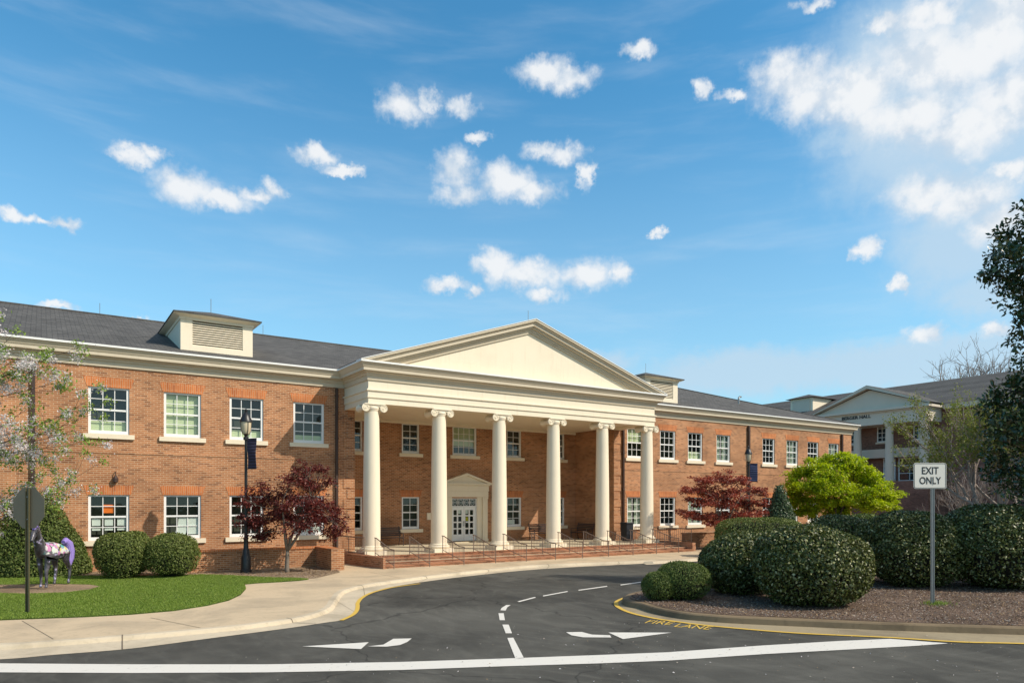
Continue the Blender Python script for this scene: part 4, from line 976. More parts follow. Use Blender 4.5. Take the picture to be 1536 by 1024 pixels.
def hall_window(y0, y1, z0, z1, cols, rows, sill=True):
    f = MB(); x = XBW - .05; j = .09
    f.box(x - .06, x + .04, y0, y0 + j, z0, z1); f.box(x - .06, x + .04, y1 - j, y1, z0, z1); f.box(x - .06, x + .04, y0 + j, y1 - j, z1 - j, z1); f.box(x - .06, x + .04, y0 + j, y1 - j, z0, z0 + j)
    for k in range(1, cols): y = y0 + (y1 - y0) * k / cols; f.box(x - .05, x + .02, y - .025, y + .025, z0 + j, z1 - j)
    for k in range(1, rows): z = z0 + (z1 - z0) * k / rows; f.box(x - .045, x + .02, y0 + j, y1 - j, z - .025, z + .025)
    o = f.build('window', M['white'], BH)
    p = MB(); p.face([(x - .01, y0 + .03, z0 + .03), (x - .01, y0 + .03, z1 - .03), (x - .01, y1 - .03, z1 - .03), (x - .01, y1 - .03, z0 + .03)]); p.build('pane', GLASS_FAR, o)
    if sill: s_ = MB(); s_.box(x - .14, x + .045, y0 - .12, y1 + .12, z0 - .16, z0 - .003); s_.build('sill', M['grey_trim'], o)
GLASS_FAR = plain('dark_far_glass', (0.03, 0.04, 0.05), 0.06, 0.3, .5, 0.0, 0.6)
hall_window(31.85, 33.25, 8.05, 9.75, 3, 4); hall_window(35.2, 36.6, 8.05, 9.75, 3, 4); hall_window(38.3, 39.7, 8.05, 9.75, 3, 4)
hall_window(32.6, 34.6, 4.40, 6.5, 2, 3, False); hall_window(31.5, 32.4, 4.40, 6.5, 1, 3, False); hall_window(34.9, 36.0, 4.40, 6.5, 1, 3, False)
me = text_mesh('BERGER HALL', 0.62, 0.03, .012); me.materials.append(M['signblack'])
o = link('lettering', me, BH); ya = XB * CO / 1  # placed on the frieze below
yl0 = [Y for Y in np.linspace(28, 45, 400)]
def ypix(Y): 
    r_ = CO * XB - SI * Y; d_ = SI * XB + CO * Y; return CX + F * r_ / d_
yA = min(yl0, key=lambda Y: abs(ypix(Y) - 1263)); yB = min(yl0, key=lambda Y: abs(ypix(Y) - 1306))
wid = max(v.co.x for v in me.vertices) - min(v.co.x for v in me.vertices)
o.rotation_euler = (RAD(90), 0, RAD(-90)); o.location = (XB - .015, (yA + yB) / 2, 10.26); o.scale = (abs(yA - yB) / wid, 0.66, 1)

# ------------------------------------------------------------------ signs, lamps
def stop_sign():
    x, y = G(41, 918, .12); d = F * (H - .12) / (918 - Y0)
    t = thing('stop_sign', 'back of an octagonal stop sign on a dark green post on the lawn', 'road sign', (x, y, .11), 0)
    top = ZD(731, d) - .11; R_ = (ZD(731, d) - ZD(792, d)) / 2
    rz = RAD(-50)                       # plate turned away from the viewer
    t.rotation_euler = (0, 0, rz)
    b = MB(); cz = top - R_
    oc = [(R_ / math.cos(math.pi / 8) * math.cos(math.pi / 8 + k * math.pi / 4), cz + R_ / math.cos(math.pi / 8) * math.sin(math.pi / 8 + k * math.pi / 4)) for k in range(8)]
    b.xz_prism(oc, .032, .036); b.build('plate', M['olive'], t)
    b = MB(); b.xz_prism([(p[0] * .94, cz + (p[1] - cz) * .94) for p in oc], .0365, .039); b.build('red_face', M['red'], t)
    b = MB(); b.box(-.035, .035, .006, .030, 0, top - .01); b.box(-.05, -.035, -.012, .012, 0, top - .02); b.box(.035, .05, -.012, .012, 0, top - .02); b.build('post', M['post_green'], t)
    b = MB()
    for z in (cz - .25, cz + .25): b.tube([(0, -.008, z), (0, .035, z)], .014, 8)
    b.build('bolt', M['galv'], t)
stop_sign()
def exit_sign():
    z0 = .15; d = F * (H - z0) / (906 - Y0); x, y = XD(1398, d)
    t = thing('exit_sign', 'white sign reading EXIT ONLY on a grey steel post in the island mulch', 'road sign', (x, y, z0), -YAW + RAD(2))
    s_ = d / F; w2, zt, zb = 25 * s_, ZD(694, d) - z0, ZD(732.5, d) - z0; ox = (1391.5 - 1396) * s_
    def rr(w_, h_, r_, cx_, cz): 
        out = []
        for (sx, sz, a0) in ((1, 1, 0), (-1, 1, 90), (-1, -1, 180), (1, -1, 270)):
            for k in range(5): a = RAD(a0 + 22.5 * k); out.append((cx_ + sx * (w_ - r_) + r_ * math.cos(a), cz + sz * (h_ - r_) + r_ * math.sin(a)))
        return out
    cz, h2 = (zt + zb) / 2, (zt - zb) / 2
    b = MB(); b.xz_prism(rr(w2, h2, .05, ox, cz), -.038, -.034); b.build('plate', M['signwhite'], t)
    b = MB(); o1, i1 = rr(w2 - .012, h2 - .012, .04, ox, cz), rr(w2 - .024, h2 - .024, .032, ox, cz); n = len(o1)
    for k in range(n): j = (k + 1) % n; b.face([(o1[k][0], -.0405, o1[k][1]), (o1[j][0], -.0405, o1[j][1]), (i1[j][0], -.0405, i1[j][1]), (i1[k][0], -.0405, i1[k][1])])
    b.build('border', M['signblack'], t)
    for txt, zc, wd in (('EXIT', cz + h2 * .37, w2 * 1.02), ('ONLY', cz - h2 * .40, w2 * 1.32)):
        me = text_mesh(txt, .25, .001, .004); me.materials.append(M['signblack']); o = link('lettering', me, t); o.rotation_euler = (RAD(90), 0, 0); o.location = (ox, -.0412, zc)
        xs = [v.co.x for v in me.vertices]; ys = [v.co.y for v in me.vertices]; o.scale = (wd / (max(xs) - min(xs)), h2 * .56 / (max(ys) - min(ys)), 1)
    b = MB(); b.box(-.012, .012, -.03, .0, 0, zt - .02); b.box(-.032, -.012, -.012, .0, 0, zt - .02); b.box(.012, .032, -.012, .0, 0, zt - .02); b.box(-.045, -.032, -.032, -.008, 0, zt - .02); b.box(.032, .045, -.032, -.008, 0, zt - .02); b.build('post', M['galv'], t)
    b = MB()
    for z in (cz - .2, cz + .2): b.tube([(0, -.045, z), (0, .0, z)], .012, 8)
    b.build('bolt', M['galv'], t)
exit_sign()

LAMPG = plain('frosted_globe', (0.62, 0.52, 0.36), 0.35, 0.06, 4, 0.0)
def lamp_post(label, x, y, top, bmat, by0, by1, bside):
    t = thing('street_lamp', label, 'street lamp', (x, y, .10), -YAW, 'lamp posts with banners')
    Ht = top - .10
    b = MB(); b.lathe(0, 0, [(.19, 0), (.19, .10), (.165, .13), (.16, .55), (.13, .62), (.115, .78), (.085, .84), (.075, 1.15), (.09, 1.2), (.06, 1.26)], 12); smooth_by_angle(b.build('base', M['black'], t), 30)
    b = MB(); b.lathe(0, 0, [(.060, 1.2), (.045, Ht - 1.12), (.09, Ht - 1.10), (.09, Ht - 1.02), (.05, Ht - .98), (.10, Ht - .88)], 14); b.build('pole', M['black'], t)
    b = MB(); b.lathe(0, 0, [(.10, Ht - .90), (.155, Ht - .80), (.175, Ht - .50), (.17, Ht - .47)], 16); smooth_by_angle(b.build('lantern', LAMPG, t), 40)
    b = MB(); b.lathe(0, 0, [(.21, Ht - .485), (.205, Ht - .44), (.14, Ht - .28), (.10, Ht - .20), (.05, Ht - .17), (.045, Ht - .10), (.06, Ht - .07), (.02, Ht - .03), (.008, Ht)], 16); smooth_by_angle(b.build('cap', M['black'], t), 40)
    b = MB()
    for k in range(4): a = k * math.pi / 2 + .78; b.tube([(.10 * math.cos(a), .10 * math.sin(a), Ht - .93), (.17 * math.cos(a), .17 * math.sin(a), Ht - .80), (.19 * math.cos(a), .19 * math.sin(a), Ht - .48)], .010, 5)
    b.build('lantern_cage', M['black'], t)
    b = MB(); zz0, zz1 = by0 - .1, by1 - .1
    n = 8
    for k in range(n):
        for j in range(10):
            def pt(u, v): return (.08 + .42 * u * 1.0, .02 * math.sin(v * 6 + u * 2), zz0 + (zz1 - zz0) * v)
            b.face([pt(k / n, j / 10), pt((k + 1) / n, j / 10), pt((k + 1) / n, (j + 1) / 10), pt(k / n, (j + 1) / 10)])
    bo = b.build('banner', M[bmat], t, True); m_ = bo.modifiers.new('thick', 'SOLIDIFY'); m_.thickness = .006
    bo.rotation_euler = (0, 0, RAD(bside))
    b = MB()
    for z in (zz0, zz1): b.tube([(0, 0, z), (.52, 0, z)], .012, 6)
    ar = b.build('banner_arm', M['black'], t); ar.rotation_euler = (0, 0, RAD(bside))
d1 = F * (H - .11) / (858 - Y0); lx, ly_ = XD(369, d1)
lamp_post('tall black lamp post with faded dark banner beside the dark red maple', lx, ly_, ZD(612, d1), 'navy2', ZD(703, d1), ZD(658, d1), -28)
d2 = 39.8; lx2, ly2 = XD(1122.5, d2)
lamp_post('black lamp post with bright blue banner beside the brighter red maple', lx2, ly2, ZD(668, d2), 'navy', ZD(722, d2), ZD(695, d2), -8)
M['navy'].node_tree.nodes  # (kept)

# ------------------------------------------------------------------ foliage
def leaf_arrays(C_, U, Nn, L, W, fold=0.18):
    S = np.cross(Nn, U); S /= np.linalg.norm(S, axis=1)[:, None] + 1e-9
    L = np.asarray(L).reshape(-1, 1) if np.ndim(L) else L; W = np.asarray(W).reshape(-1, 1) if np.ndim(W) else W
    v = np.empty((len(C_), 4, 3))
    v[:, 0] = C_ - U * L * .5; v[:, 2] = C_ + U * L * .5
    v[:, 1] = C_ + S * W * .5 + Nn * W * fold; v[:, 3] = C_ - S * W * .5 + Nn * W * fold
    return v.reshape(-1, 3)
def quads_mesh(name, mats, vlist, mi=None, extra=None):
    V = np.concatenate(vlist) if isinstance(vlist, list) else vlist
    nq = len(V) // 4; faces = np.arange(nq * 4, dtype=np.int32)
    ls = np.arange(0, nq * 4, 4, dtype=np.int32); lt_ = np.full(nq, 4, np.int32)
    mis = np.zeros(nq, np.int32) if mi is None else np.asarray(mi, np.int32)
    if extra is not None:
        ev, ef, em = extra; off = len(V); V = np.concatenate([V, np.array(ev)]) if len(ev) else V
        for f_, m_ in zip(ef, em):
            pass
        lens = np.array([len(f_) for f_ in ef], np.int32); flat = np.array([i + off for f_ in ef for i in f_], np.int32)
        ls = np.concatenate([ls, nq * 4 + np.concatenate([[0], np.cumsum(lens)[:-1]]).astype(np.int32)]); lt_ = np.concatenate([lt_, lens]); faces = np.concatenate([faces, flat]); mis = np.concatenate([mis, np.array(em, np.int32)])
    me = bpy.data.meshes.new(name); me.vertices.add(len(V)); me.vertices.foreach_set('co', V.astype(np.float32).ravel())
    me.loops.add(len(faces)); me.loops.foreach_set('vertex_index', faces); me.polygons.add(len(ls)); me.polygons.foreach_set('loop_start', ls)
    try: me.polygons.foreach_set('loop_total', lt_)
    except Exception: pass
    me.polygons.foreach_set('material_index', mis)
    for m in mats: me.materials.append(m)
    me.update(calc_edges=True); me.validate(); return me
def unit(a): return a / (np.linalg.norm(a, axis=1)[:, None] + 1e-9)
def lump(P_, rng_seed, amp, freq):
    r_ = np.random.default_rng(rng_seed); s_ = np.zeros(len(P_))
    for k in range(7):
        kdir = r_.normal(size=3) * freq * (1 + .5 * k / 3); s_ += np.sin(P_ @ kdir + r_.uniform(0, 6.28)) / (1 + .35 * k)
    return s_ * amp / 2.2

def bush_mesh(name, rx, ry, h, n, leaf, mat_, seed, p=2.3, lum=.065, cone=None, jitter=.12, stray=.04):
    rg = np.random.default_rng(seed)
    D_ = unit(rg.normal(size=(int(n * 1.5), 3))); D_[:, 2] = np.abs(D_[:, 2]) * np.where(rg.random(len(D_)) < .72, 1, -1)
    cz = h * .46
    def surf(D_):
        if cone:
            return None
        q = (np.abs(D_[:, 0]) ** p + np.abs(D_[:, 1]) ** p + np.abs(D_[:, 2]) ** p) ** (-1 / p)
        P_ = D_ * q[:, None]; return P_
    if cone is None:
        P0 = surf(D_); nr = unit(np.sign(P0) * np.abs(P0) ** (p - 1) / np.array([rx, ry, h * .54]))
        P_ = P0 * np.array([rx, ry, 1.0]); P_[:, 2] = cz + P0[:, 2] * np.where(P0[:, 2] > 0, h - cz, cz)
    else:                                                       # rounded cone, widest low down
        u = rg.random(len(D_)); z = 1 - np.sqrt(1 - u * .995); a = rg.uniform(0, 2 * math.pi, len(D_))
        prof = np.interp(z, cone[0], cone[1]); P_ = np.stack([rx * prof * np.cos(a), ry * prof * np.sin(a), z * h], 1)
        nr = unit(np.stack([np.cos(a), np.sin(a), np.full(len(a), rx / h * 1.1)], 1))
    P_ = P_ + nr * (lump(P_, seed + 5, lum, 2.6 / max(.5, rx)) - np.abs(rg.normal(size=len(P_))) * jitter + (rg.random(len(P_)) < .05) * rg.random(len(P_)) * stray)[:, None]
    keep = P_[:, 2] > .03; P_, nr = P_[keep][:n], nr[keep][:n]
    Nn = unit(nr + rg.normal(size=P_.shape) * .75); U = unit(np.cross(Nn, rg.normal(size=P_.shape)) + np.array([0, 0, .25]))
    sz = leaf * rg.uniform(.7, 1.25, len(P_))
    V = leaf_arrays(P_, U, Nn, sz, sz * .55)
    # twig core hides gaps; its near-black colour stands in for inner shade
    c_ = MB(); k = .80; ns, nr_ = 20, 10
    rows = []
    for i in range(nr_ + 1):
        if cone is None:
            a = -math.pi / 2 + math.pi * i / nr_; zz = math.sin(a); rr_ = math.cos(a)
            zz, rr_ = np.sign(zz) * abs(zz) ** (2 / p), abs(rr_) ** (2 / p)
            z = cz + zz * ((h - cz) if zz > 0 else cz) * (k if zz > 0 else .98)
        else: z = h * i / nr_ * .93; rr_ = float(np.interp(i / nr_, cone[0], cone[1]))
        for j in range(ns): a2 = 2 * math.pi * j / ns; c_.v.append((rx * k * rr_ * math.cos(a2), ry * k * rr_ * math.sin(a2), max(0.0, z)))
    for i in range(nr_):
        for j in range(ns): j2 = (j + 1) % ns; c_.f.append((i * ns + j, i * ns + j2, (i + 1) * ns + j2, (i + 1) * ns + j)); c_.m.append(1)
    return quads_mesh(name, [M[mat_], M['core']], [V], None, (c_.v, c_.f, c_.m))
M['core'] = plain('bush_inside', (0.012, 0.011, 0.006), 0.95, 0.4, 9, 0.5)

def bush(name, label, cat, x, y, z, rx, ry, h, n, leaf, mat_, seed, rz=0.0, group=None, **kw):
    o = link(name, bush_mesh(name, rx, ry, h, n, leaf, mat_, seed, **kw), None, (x, y, z)); o.rotation_euler = (0, 0, rz)
    return tag(o, label, cat, group)
def at(px, d, z=.13): return XD(px, d) + (z,)
HG = 'clipped evergreen bushes on the island'
# island, near
bush('evergreen_bush', 'large round glossy bush nearest the road, standing alone at the island front', 'bush', *at(1216, 16.9, .14), 1.33, 1.15, ZD(786, 16.7) - .14, 30000, .078, 'holly', 11, -YAW, HG, p=2.4)
bush('evergreen_bush', 'rounded glossy bush between the two small boxwoods and the largest front bush', 'bush', *at(1112, 19.0, .14), 1.12, 1.0, ZD(799, 18.8) - .14, 26000, .078, 'holly', 12, -YAW, HG)
bush('boxwood', 'small smooth boxwood with brighter top touching the glossy bush', 'bush', *at(1024, 17.9, .14), .70, .66, ZD(842, 17.8) - .14, 14000, .040, 'box', 13, -YAW, HG, lum=.02, jitter=.05)
bush('boxwood', 'smallest smooth boxwood at the very tip of the island', 'bush', *at(988, 17.7, .14), .42, .45, ZD(857, 17.6) - .14, 9000, .040, 'box', 14, -YAW, HG, lum=.02, jitter=.05)
bush('evergreen_bush', 'wide dark bush directly behind the exit only sign post', 'bush', *at(1366, 20.8, .14), 1.50, 1.35, ZD(767, 20.6) - .14, 26000, .08, 'holly', 15, -YAW, HG, p=2.5)
bush('evergreen_bush', 'tallest dark bush at the right picture edge under the magnolia', 'bush', *at(1500, 20.3, .14), 1.62, 1.5, ZD(757, 20.0) - .14, 26000, .08, 'holly', 16, -YAW, HG, p=2.5)
bush('evergreen_bush', 'partly hidden bush rising behind the glossy front bushes', 'bush', *at(1262, 22.5, .13), 1.3, 1.1, ZD(771, 22.5) - .13, 15000, .08, 'holly', 17, -YAW, HG)
bush('evergreen_bush', 'low dark bush peeking over behind the bush beside the boxwoods', 'bush', *at(1112, 21.5, .13), 1.05, .8, ZD(800, 21.5) - .13, 14000, .07, 'cone', 18, -YAW, HG)
bush('evergreen_bush', 'distant low bush between the lime maple and the exit only sign', 'bush', *at(1290, 34, .13), 1.6, 1.2, ZD(770, 34) - .13, 9000, .10, 'box', 19, -YAW)
# in front of the right wing
bush('clipped_hedge', 'flat topped yellow green hedge under the lamp with the blue banner', 'hedge', *at(1140, 32.0, .13), 1.95, .9, ZD(777, 32) - .13, 16000, .07, 'hedge', 20, -YAW, p=3.6)
bush('conical_shrub', 'dark narrow cone shaped evergreen between red maple and lime maple', 'shrub', *at(1169, 37.0, .13), 1.02, 1.02, ZD(720, 37.0) - .13, 15000, .09, 'cone', 21, 0, cone=([0, .12, .35, .65, .9, 1], [.88, 1.0, .86, .52, .20, .03]), lum=.05)
# left side
BG = 'clipped round bushes against the left wing'
bush('evergreen_bush', 'round clipped bush below the window with the orange notice', 'bush', *at(186, 23.2, .11), .86, .85, ZD(796, 23.0) - .11, 20000, .06, 'hedge', 22, -YAW, BG, p=2.5)
bush('evergreen_bush', 'round clipped bush adjoining its twin, on the lamp post side', 'bush', *at(259, 23.5, .11), .76, .80, ZD(798.5, 23.3) - .11, 17000, .06, 'hedge', 23, -YAW, BG, p=2.5)
bush('conical_shrub', 'broad pointed holly behind the painted horse', 'shrub', *at(52, 24.2, .11), 1.75, 1.3, ZD(728, 24.0) - .11, 24000, .085, 'box', 24, -YAW, cone=([0, .15, .4, .65, .85, 1], [1.0, 1.0, .80, .55, .34, .10]), lum=.10, stray=.12)
bush('evergreen_bush', 'dark shrub mostly outside the left picture edge near the horse', 'bush', *at(-60, 24.6, .11), 1.0, 1.0, 1.5, 9000, .08, 'holly', 25, -YAW)

# trees --------------------------------------------------------------
def limb(mb, a, b, r0, r1, rg, wob=.12, n=6, sag=0.0):
    a, b = np.array(a, float), np.array(b, float); L = np.linalg.norm(b - a); pts = []
    w1, w2 = rg.normal(size=3) * wob * L, rg.normal(size=3) * wob * L
    for k in range(n + 1):
        t = k / n; s_ = math.sin(math.pi * t); pts.append(a + (b - a) * t + w1 * s_ * .5 + w2 * math.sin(2 * math.pi * t) * .25 + np.array([0, 0, sag * s_ * L]))
    mb.tube(pts, [r0 + (r1 - r0) * (k / n) for k in range(n + 1)], 7); return pts
def pad_tree(name, label, base, fork_z, pads, leafmat_, leafsize, nleaf, barkm, seed, r0=.10, flat=.35, droop=.3, aspect=.5, ntrunk=3, lean=(0, 0), cat='tree', frag=10):
    """pads: (x, y, z, radius, flatness) world clumps of foliage, each fed by a limb"""
    rg = np.random.default_rng(seed); t = thing(name, label, cat, base); bx = np.array(base)
    tm_ = MB(); fk = bx + np.array([lean[0], lean[1], fork_z])
    limb(tm_, (0, 0, -.05), fk - bx, r0, r0 * .75, rg, .04, 5)
    mains = []
    P_ = np.array([p[:3] for p in pads]); cen = P_.mean(0)
    for k in range(ntrunk):
        a = 2 * math.pi * k / ntrunk + rg.uniform(0, 1); tgt = cen + np.array([math.cos(a), math.sin(a), 0]) * (P_[:, :2].std(0).mean() * .8) + np.array([0, 0, rg.uniform(-.2, .4)])
        mains.append(limb(tm_, fk - bx, tgt - bx, r0 * .62, r0 * .3, rg, .08, 6))
    tips = []
    for p in pads:
        pp = np.array(p[:3]); best = min((np.linalg.norm(q + bx - pp) + (0 if i > 1 else 9), m, i) for m, pts in enumerate(mains) for i, q in enumerate(pts))
        src = mains[best[1]][best[2]]; pts = limb(tm_, src, pp - bx, r0 * .24, r0 * .07, rg, .10, 5, .03)
        for k in range(5):
            e_ = pp - bx + rg.normal(size=3) * p[3] * np.array([.6, .6, .6 * p[4]]); limb(tm_, pts[3], e_, r0 * .08, r0 * .03, rg, .1, 3)
    tm_.build('trunk', M[barkm], t, True)
    tot = sum(p[3] ** 2 for p in pads); Vs = []
    for p in pads:
        n = int(nleaf * p[3] ** 2 / tot); m = max(4, frag)
        # sub-clumps inside a pad give ragged layered outlines
        sub = rg.normal(size=(m, 3)); sub = unit(sub) * rg.uniform(.25, 1.0, (m, 1)) * p[3] * np.array([1, 1, p[4]])
        which = rg.integers(0, m, n); sr = p[3] * rg.uniform(.22, .42, m)
        q = np.clip(rg.normal(size=(n, 3)), -1.9, 1.9) * .62 * sr[which][:, None] * np.array([1, 1, flat + .1]) + sub[which]
        C_ = q + np.array(p[:3]) - bx
        out = unit(q * np.array([1, 1, .4]) + 1e-3)
        U = unit(out + rg.normal(size=C_.shape) * .6 + np.array([0, 0, -droop])); Nn = unit(rg.normal(size=C_.shape) * .7 + np.array([0, 0, 1.0])); Nn = unit(Nn - U * (Nn * U).sum(1)[:, None])
        sz = leafsize * rg.uniform(.65, 1.3, n); Vs.append(leaf_arrays(C_, U, Nn, sz, sz * aspect))
    link('crown', quads_mesh('crown', [M[leafmat_]], Vs), t); return t
def px_pads(lst, d):                                            # (px, py, depth offset, radius px, flatness)
    out = []
    for x, y, dd, rp, fl in lst:
        dd = d + dd; X, Y = XD(x, dd); out.append((X, Y, ZD(y, dd), rp / F * dd, fl))
    return out

d = F * (H - .11) / (858 - Y0); bx_, by_ = XD(431, d)
pads = px_pads([(388, 735, 0, 20, .6), (372, 752, -.3, 18, .5), (400, 755, .5, 22, .5), (455, 706, 0, 22, .8), (482, 703, .4, 15, .7), (440, 722, -.3, 24, .6), (470, 728, .2, 26, .5), (492, 722, 0, 14, .6),
                (425, 745, .4, 26, .6), (460, 752, -.4, 28, .5), (395, 778, -.3, 28, .5), (370, 785, .2, 20, .5), (430, 775, .6, 30, .5), (470, 775, -.3, 30, .5), (500, 780, .1, 24, .5), (512, 793, -.1, 16, .6),
                (385, 803, 0, 20, .5), (402, 800, .4, 18, .6), (448, 790, -.6, 26, .5), (496, 800, .3, 18, .7), (360, 775, 0, 10, .5), (418, 760, -.8, 22, .5), (480, 758, .8, 24, .5), (500, 765, .5, 18, .5)], d)
pad_tree('red_maple_tree', 'small dark purple red maple between the lamp post and the brick pier', (bx_, by_, .11), .75, pads, 'red_leaf', .095, 15500, 'bark', 31, .085, ntrunk=4, flat=.55, frag=20)
d = 36.6; bx_, by_ = XD(1078, d)
pads = px_pads([(1055, 722, 0, 22, .45), (1085, 716, .3, 24, .45), (1110, 722, -.2, 20, .45), (1042, 735, -.3, 20, .4), (1070, 738, .4, 26, .4), (1100, 740, -.3, 26, .4), (1130, 735, .2, 18, .45), (1145, 740, .1, 10, .5), (1048, 752, .3, 24, .4), (1080, 756, -.5, 28, .4),
                (1115, 755, .4, 26, .4), (1138, 755, 0, 18, .4), (1030, 770, 0, 18, .35), (1055, 774, -.3, 26, .35), (1085, 776, .3, 28, .35), (1118, 770, -.2, 24, .4), (1140, 768, .2, 14, .4), (1070, 785, -.5, 18, .4), (1098, 787, .2, 16, .4)], d)
pad_tree('red_maple_tree', 'brighter red maple in layers beside the blue bannered lamp post', (bx_, by_, .13), 1.0, pads, 'red_leaf_bright', .12, 17000, 'bark', 32, .09, ntrunk=4, flat=.32, frag=16)
d = 42.5; bx_, by_ = XD(1258, d)
pads = px_pads([(1262, 688, 0, 22, .7), (1240, 694, .6, 20, .6), (1285, 700, -.4, 24, .6), (1225, 700, -.3, 20, .6), (1205, 712, .4, 22, .6), (1250, 712, -.8, 28, .6), (1290, 718, .6, 28, .6), (1312, 722, -.3, 22, .6), (1195, 730, 0, 22, .6), (1222, 732, -.9, 28, .6), (1262, 738, -1.2, 32, .6),
                (1300, 742, -.6, 30, .6), (1328, 745, .2, 22, .6), (1200, 752, .6, 22, .6), (1235, 755, -.6, 26, .6), (1275, 756, .2, 28, .5), (1310, 758, -.5, 26, .5), (1335, 758, 0, 14, .6), (1215, 766, .2, 18, .6), (1250, 765, .8, 24, .5), (1186, 742, .3, 14, .6), (1192, 765, .8, 16, .6)], d)
pad_tree('lime_maple_tree', 'bright lime green maple with domed crown before the wing corner', (bx_, by_, .13), 1.2, pads, 'lime_leaf', .17, 42000, 'bark_dark', 33, .13, ntrunk=5, flat=.45, frag=14)

# magnolia on the right
def magnolia():
    cx_, cy_ = RD(16.6, 20.5); t = thing('magnolia_tree', 'dark glossy magnolia tree leaning in from the right edge', 'tree', (cx_, cy_, .14))
    rg = np.random.default_rng(41); tm_ = MB(); top = np.array([0, 0, 11.0]); pts = limb(tm_, (0, 0, -.05), top, .30, .05, rg, .02, 12)
    lobes = []
    def L(px, py, dd, rp): 
        dd = 20.0 + dd; X, Y = XD(px, dd); lobes.append((X - cx_, Y - cy_, ZD(py, dd) - .14, rp / F * dd))
    for q in [(1530, 600, 0, 48), (1500, 625, .2, 34), (1497, 660, 0, 30), (1530, 660, -.3, 46), (1520, 700, .2, 42), (1540, 725, -.3, 40), (1570, 640, .4, 60), (1580, 710, -.2, 60), (1600, 590, 0, 55), (1545, 565, .3, 30), (1512, 585, .2, 20),
              (1560, 545, .1, 32), (1590, 500, .3, 50), (1552, 490, .2, 34), (1535, 430, .0, 34), (1500, 385, 0, 28), (1490, 405, .2, 20), (1528, 395, -.2, 36), (1515, 360, .2, 26), (1540, 345, .1, 34), (1560, 400, .3, 50), (1580, 440, 0, 55), (1570, 330, .2, 45), (1600, 380, -.2, 70), (1620, 300, 0, 60), (1532, 470, .2, 20), (1640, 450, 0, 75), (1650, 600, 0, 80), (1660, 700, 0, 80), (1700, 500, 1.0, 80), (1700, 650, 1, 80), (1620, 250, 0, 50), (1635, 330, .3, 70), (1600, 450, .5, 60), (1665, 400, .3, 70)]: L(*q)
    Vs = []
    for (x, y, z, r_) in lobes:
        limb(tm_, pts[min(11, max(1, int(z / 11.0 * 12) - 1))], (x, y, z), .06, .02, rg, .08, 5)
        n = int(900 * max(r_, .5) ** 2); cl = unit(rg.normal(size=(9, 3))) * r_ * rg.uniform(.45, 1.0, (9, 1)); wh = rg.integers(0, 9, n)
        Dn = unit(rg.normal(size=(n, 3))); P_ = Dn * (r_ * .50 * rg.uniform(.2, 1.0, (n, 1)) ** .5) + cl[wh] + np.array([x, y, z])
        U = unit(Dn + rg.normal(size=P_.shape) * .7); Nn = unit(rg.normal(size=P_.shape) + Dn * .8 + np.array([0, 0, .6])); Nn = unit(Nn - U * (Nn * U).sum(1)[:, None])
        sz = .165 * rg.uniform(.7, 1.25, n); Vs.append(leaf_arrays(P_, U, Nn, sz, sz * .42, .12))
    tm_.build('trunk', M['bark_dark'], t, True); link('crown', quads_mesh('crown', [M['magnolia']], Vs), t)
magnolia()

def grow(mb, p, dirv, L, r_, depth, rg, spread=.55, up=.15, tips=None, shrink=.72, kids=(2, 3)):
    p = np.array(p, float); n = 4; pts = [p]; dv = np.array(dirv, float)
    for k in range(n):
        dv = dv + rg.normal(size=3) * .10 + np.array([0, 0, up * .12]); dv /= np.linalg.norm(dv); pts.append(pts[-1] + dv * L / n)
    mb.tube(pts, [r_ * (1 - .35 * k / n) for k in range(n + 1)], 6 if depth > 2 else 4, caps=False)
    if tips is not None and depth <= 2: tips += [(q, dv) for q in pts[1:]]
    if depth == 0: return
    for k in range(rg.integers(kids[0], kids[1] + 1)):
        nd = dv + rg.normal(size=3) * spread + np.array([0, 0, up]); nd /= np.linalg.norm(nd)
        grow(mb, pts[rg.integers(2, n + 1)], nd, L * shrink * rg.uniform(.8, 1.15), r_ * .62, depth - 1, rg, spread, up, tips, shrink, kids)

def bare_tree(label, x, y, z, h, seed, leafy=0, stems=4, name='bare_tree', spread=.5, matk='twig', leafsz=.09, depth=5, lean=(0, 0), kmax=3):
    rg = np.random.default_rng(seed); t = thing(name, label, 'tree', (x, y, z)); b = MB(); tips = []
    for k in range(stems):
        a = 2 * math.pi * k / stems + rg.uniform(0, .8); grow(b, (.15 * math.cos(a), .15 * math.sin(a), -.05), (math.cos(a) * .35 + lean[0], math.sin(a) * .35 + lean[1], 1), h * .34, .085 * h / 6, depth, rg, spread, .28, tips, .72, (2 if kmax == 3 and depth < 6 else 3, kmax))
    b.build('trunk', M[matk], t, True)
    if leafy:
        T = np.array([q for q, _ in tips]); idx = rg.integers(0, len(T), leafy); C_ = T[idx] + rg.normal(size=(leafy, 3)) * .16
        U = unit(rg.normal(size=C_.shape)); Nn = unit(np.cross(U, rg.normal(size=C_.shape))); sz = leafsz * rg.uniform(.6, 1.3, leafy)
        link('crown', quads_mesh('crown', [M['spring_leaf']], [leaf_arrays(C_, U, Nn, sz, sz * .5)]), t)
    return t
x, y = XD(1452, 44); bare_tree('leafless grey crape myrtle in front of the far brick hall', x, y, .0, 5.2, 51, 0, 6, 'bare_tree', .55)
x, y = XD(1503, 36); bare_tree('multi stemmed tree with thin yellow green spring leaves', x, y, .0, 9.6, 52, 20000, 6, 'spring_tree', .36, 'twig', .13, 5, (-.05, .0))
x, y = XD(1480, 88); bare_tree('bare winter tree crown showing above the far hall roof', x, y, .0, 20.5, 53, 0, 5, 'bare_tree', .60, 'twig', .1, 6, (0, 0), 3)
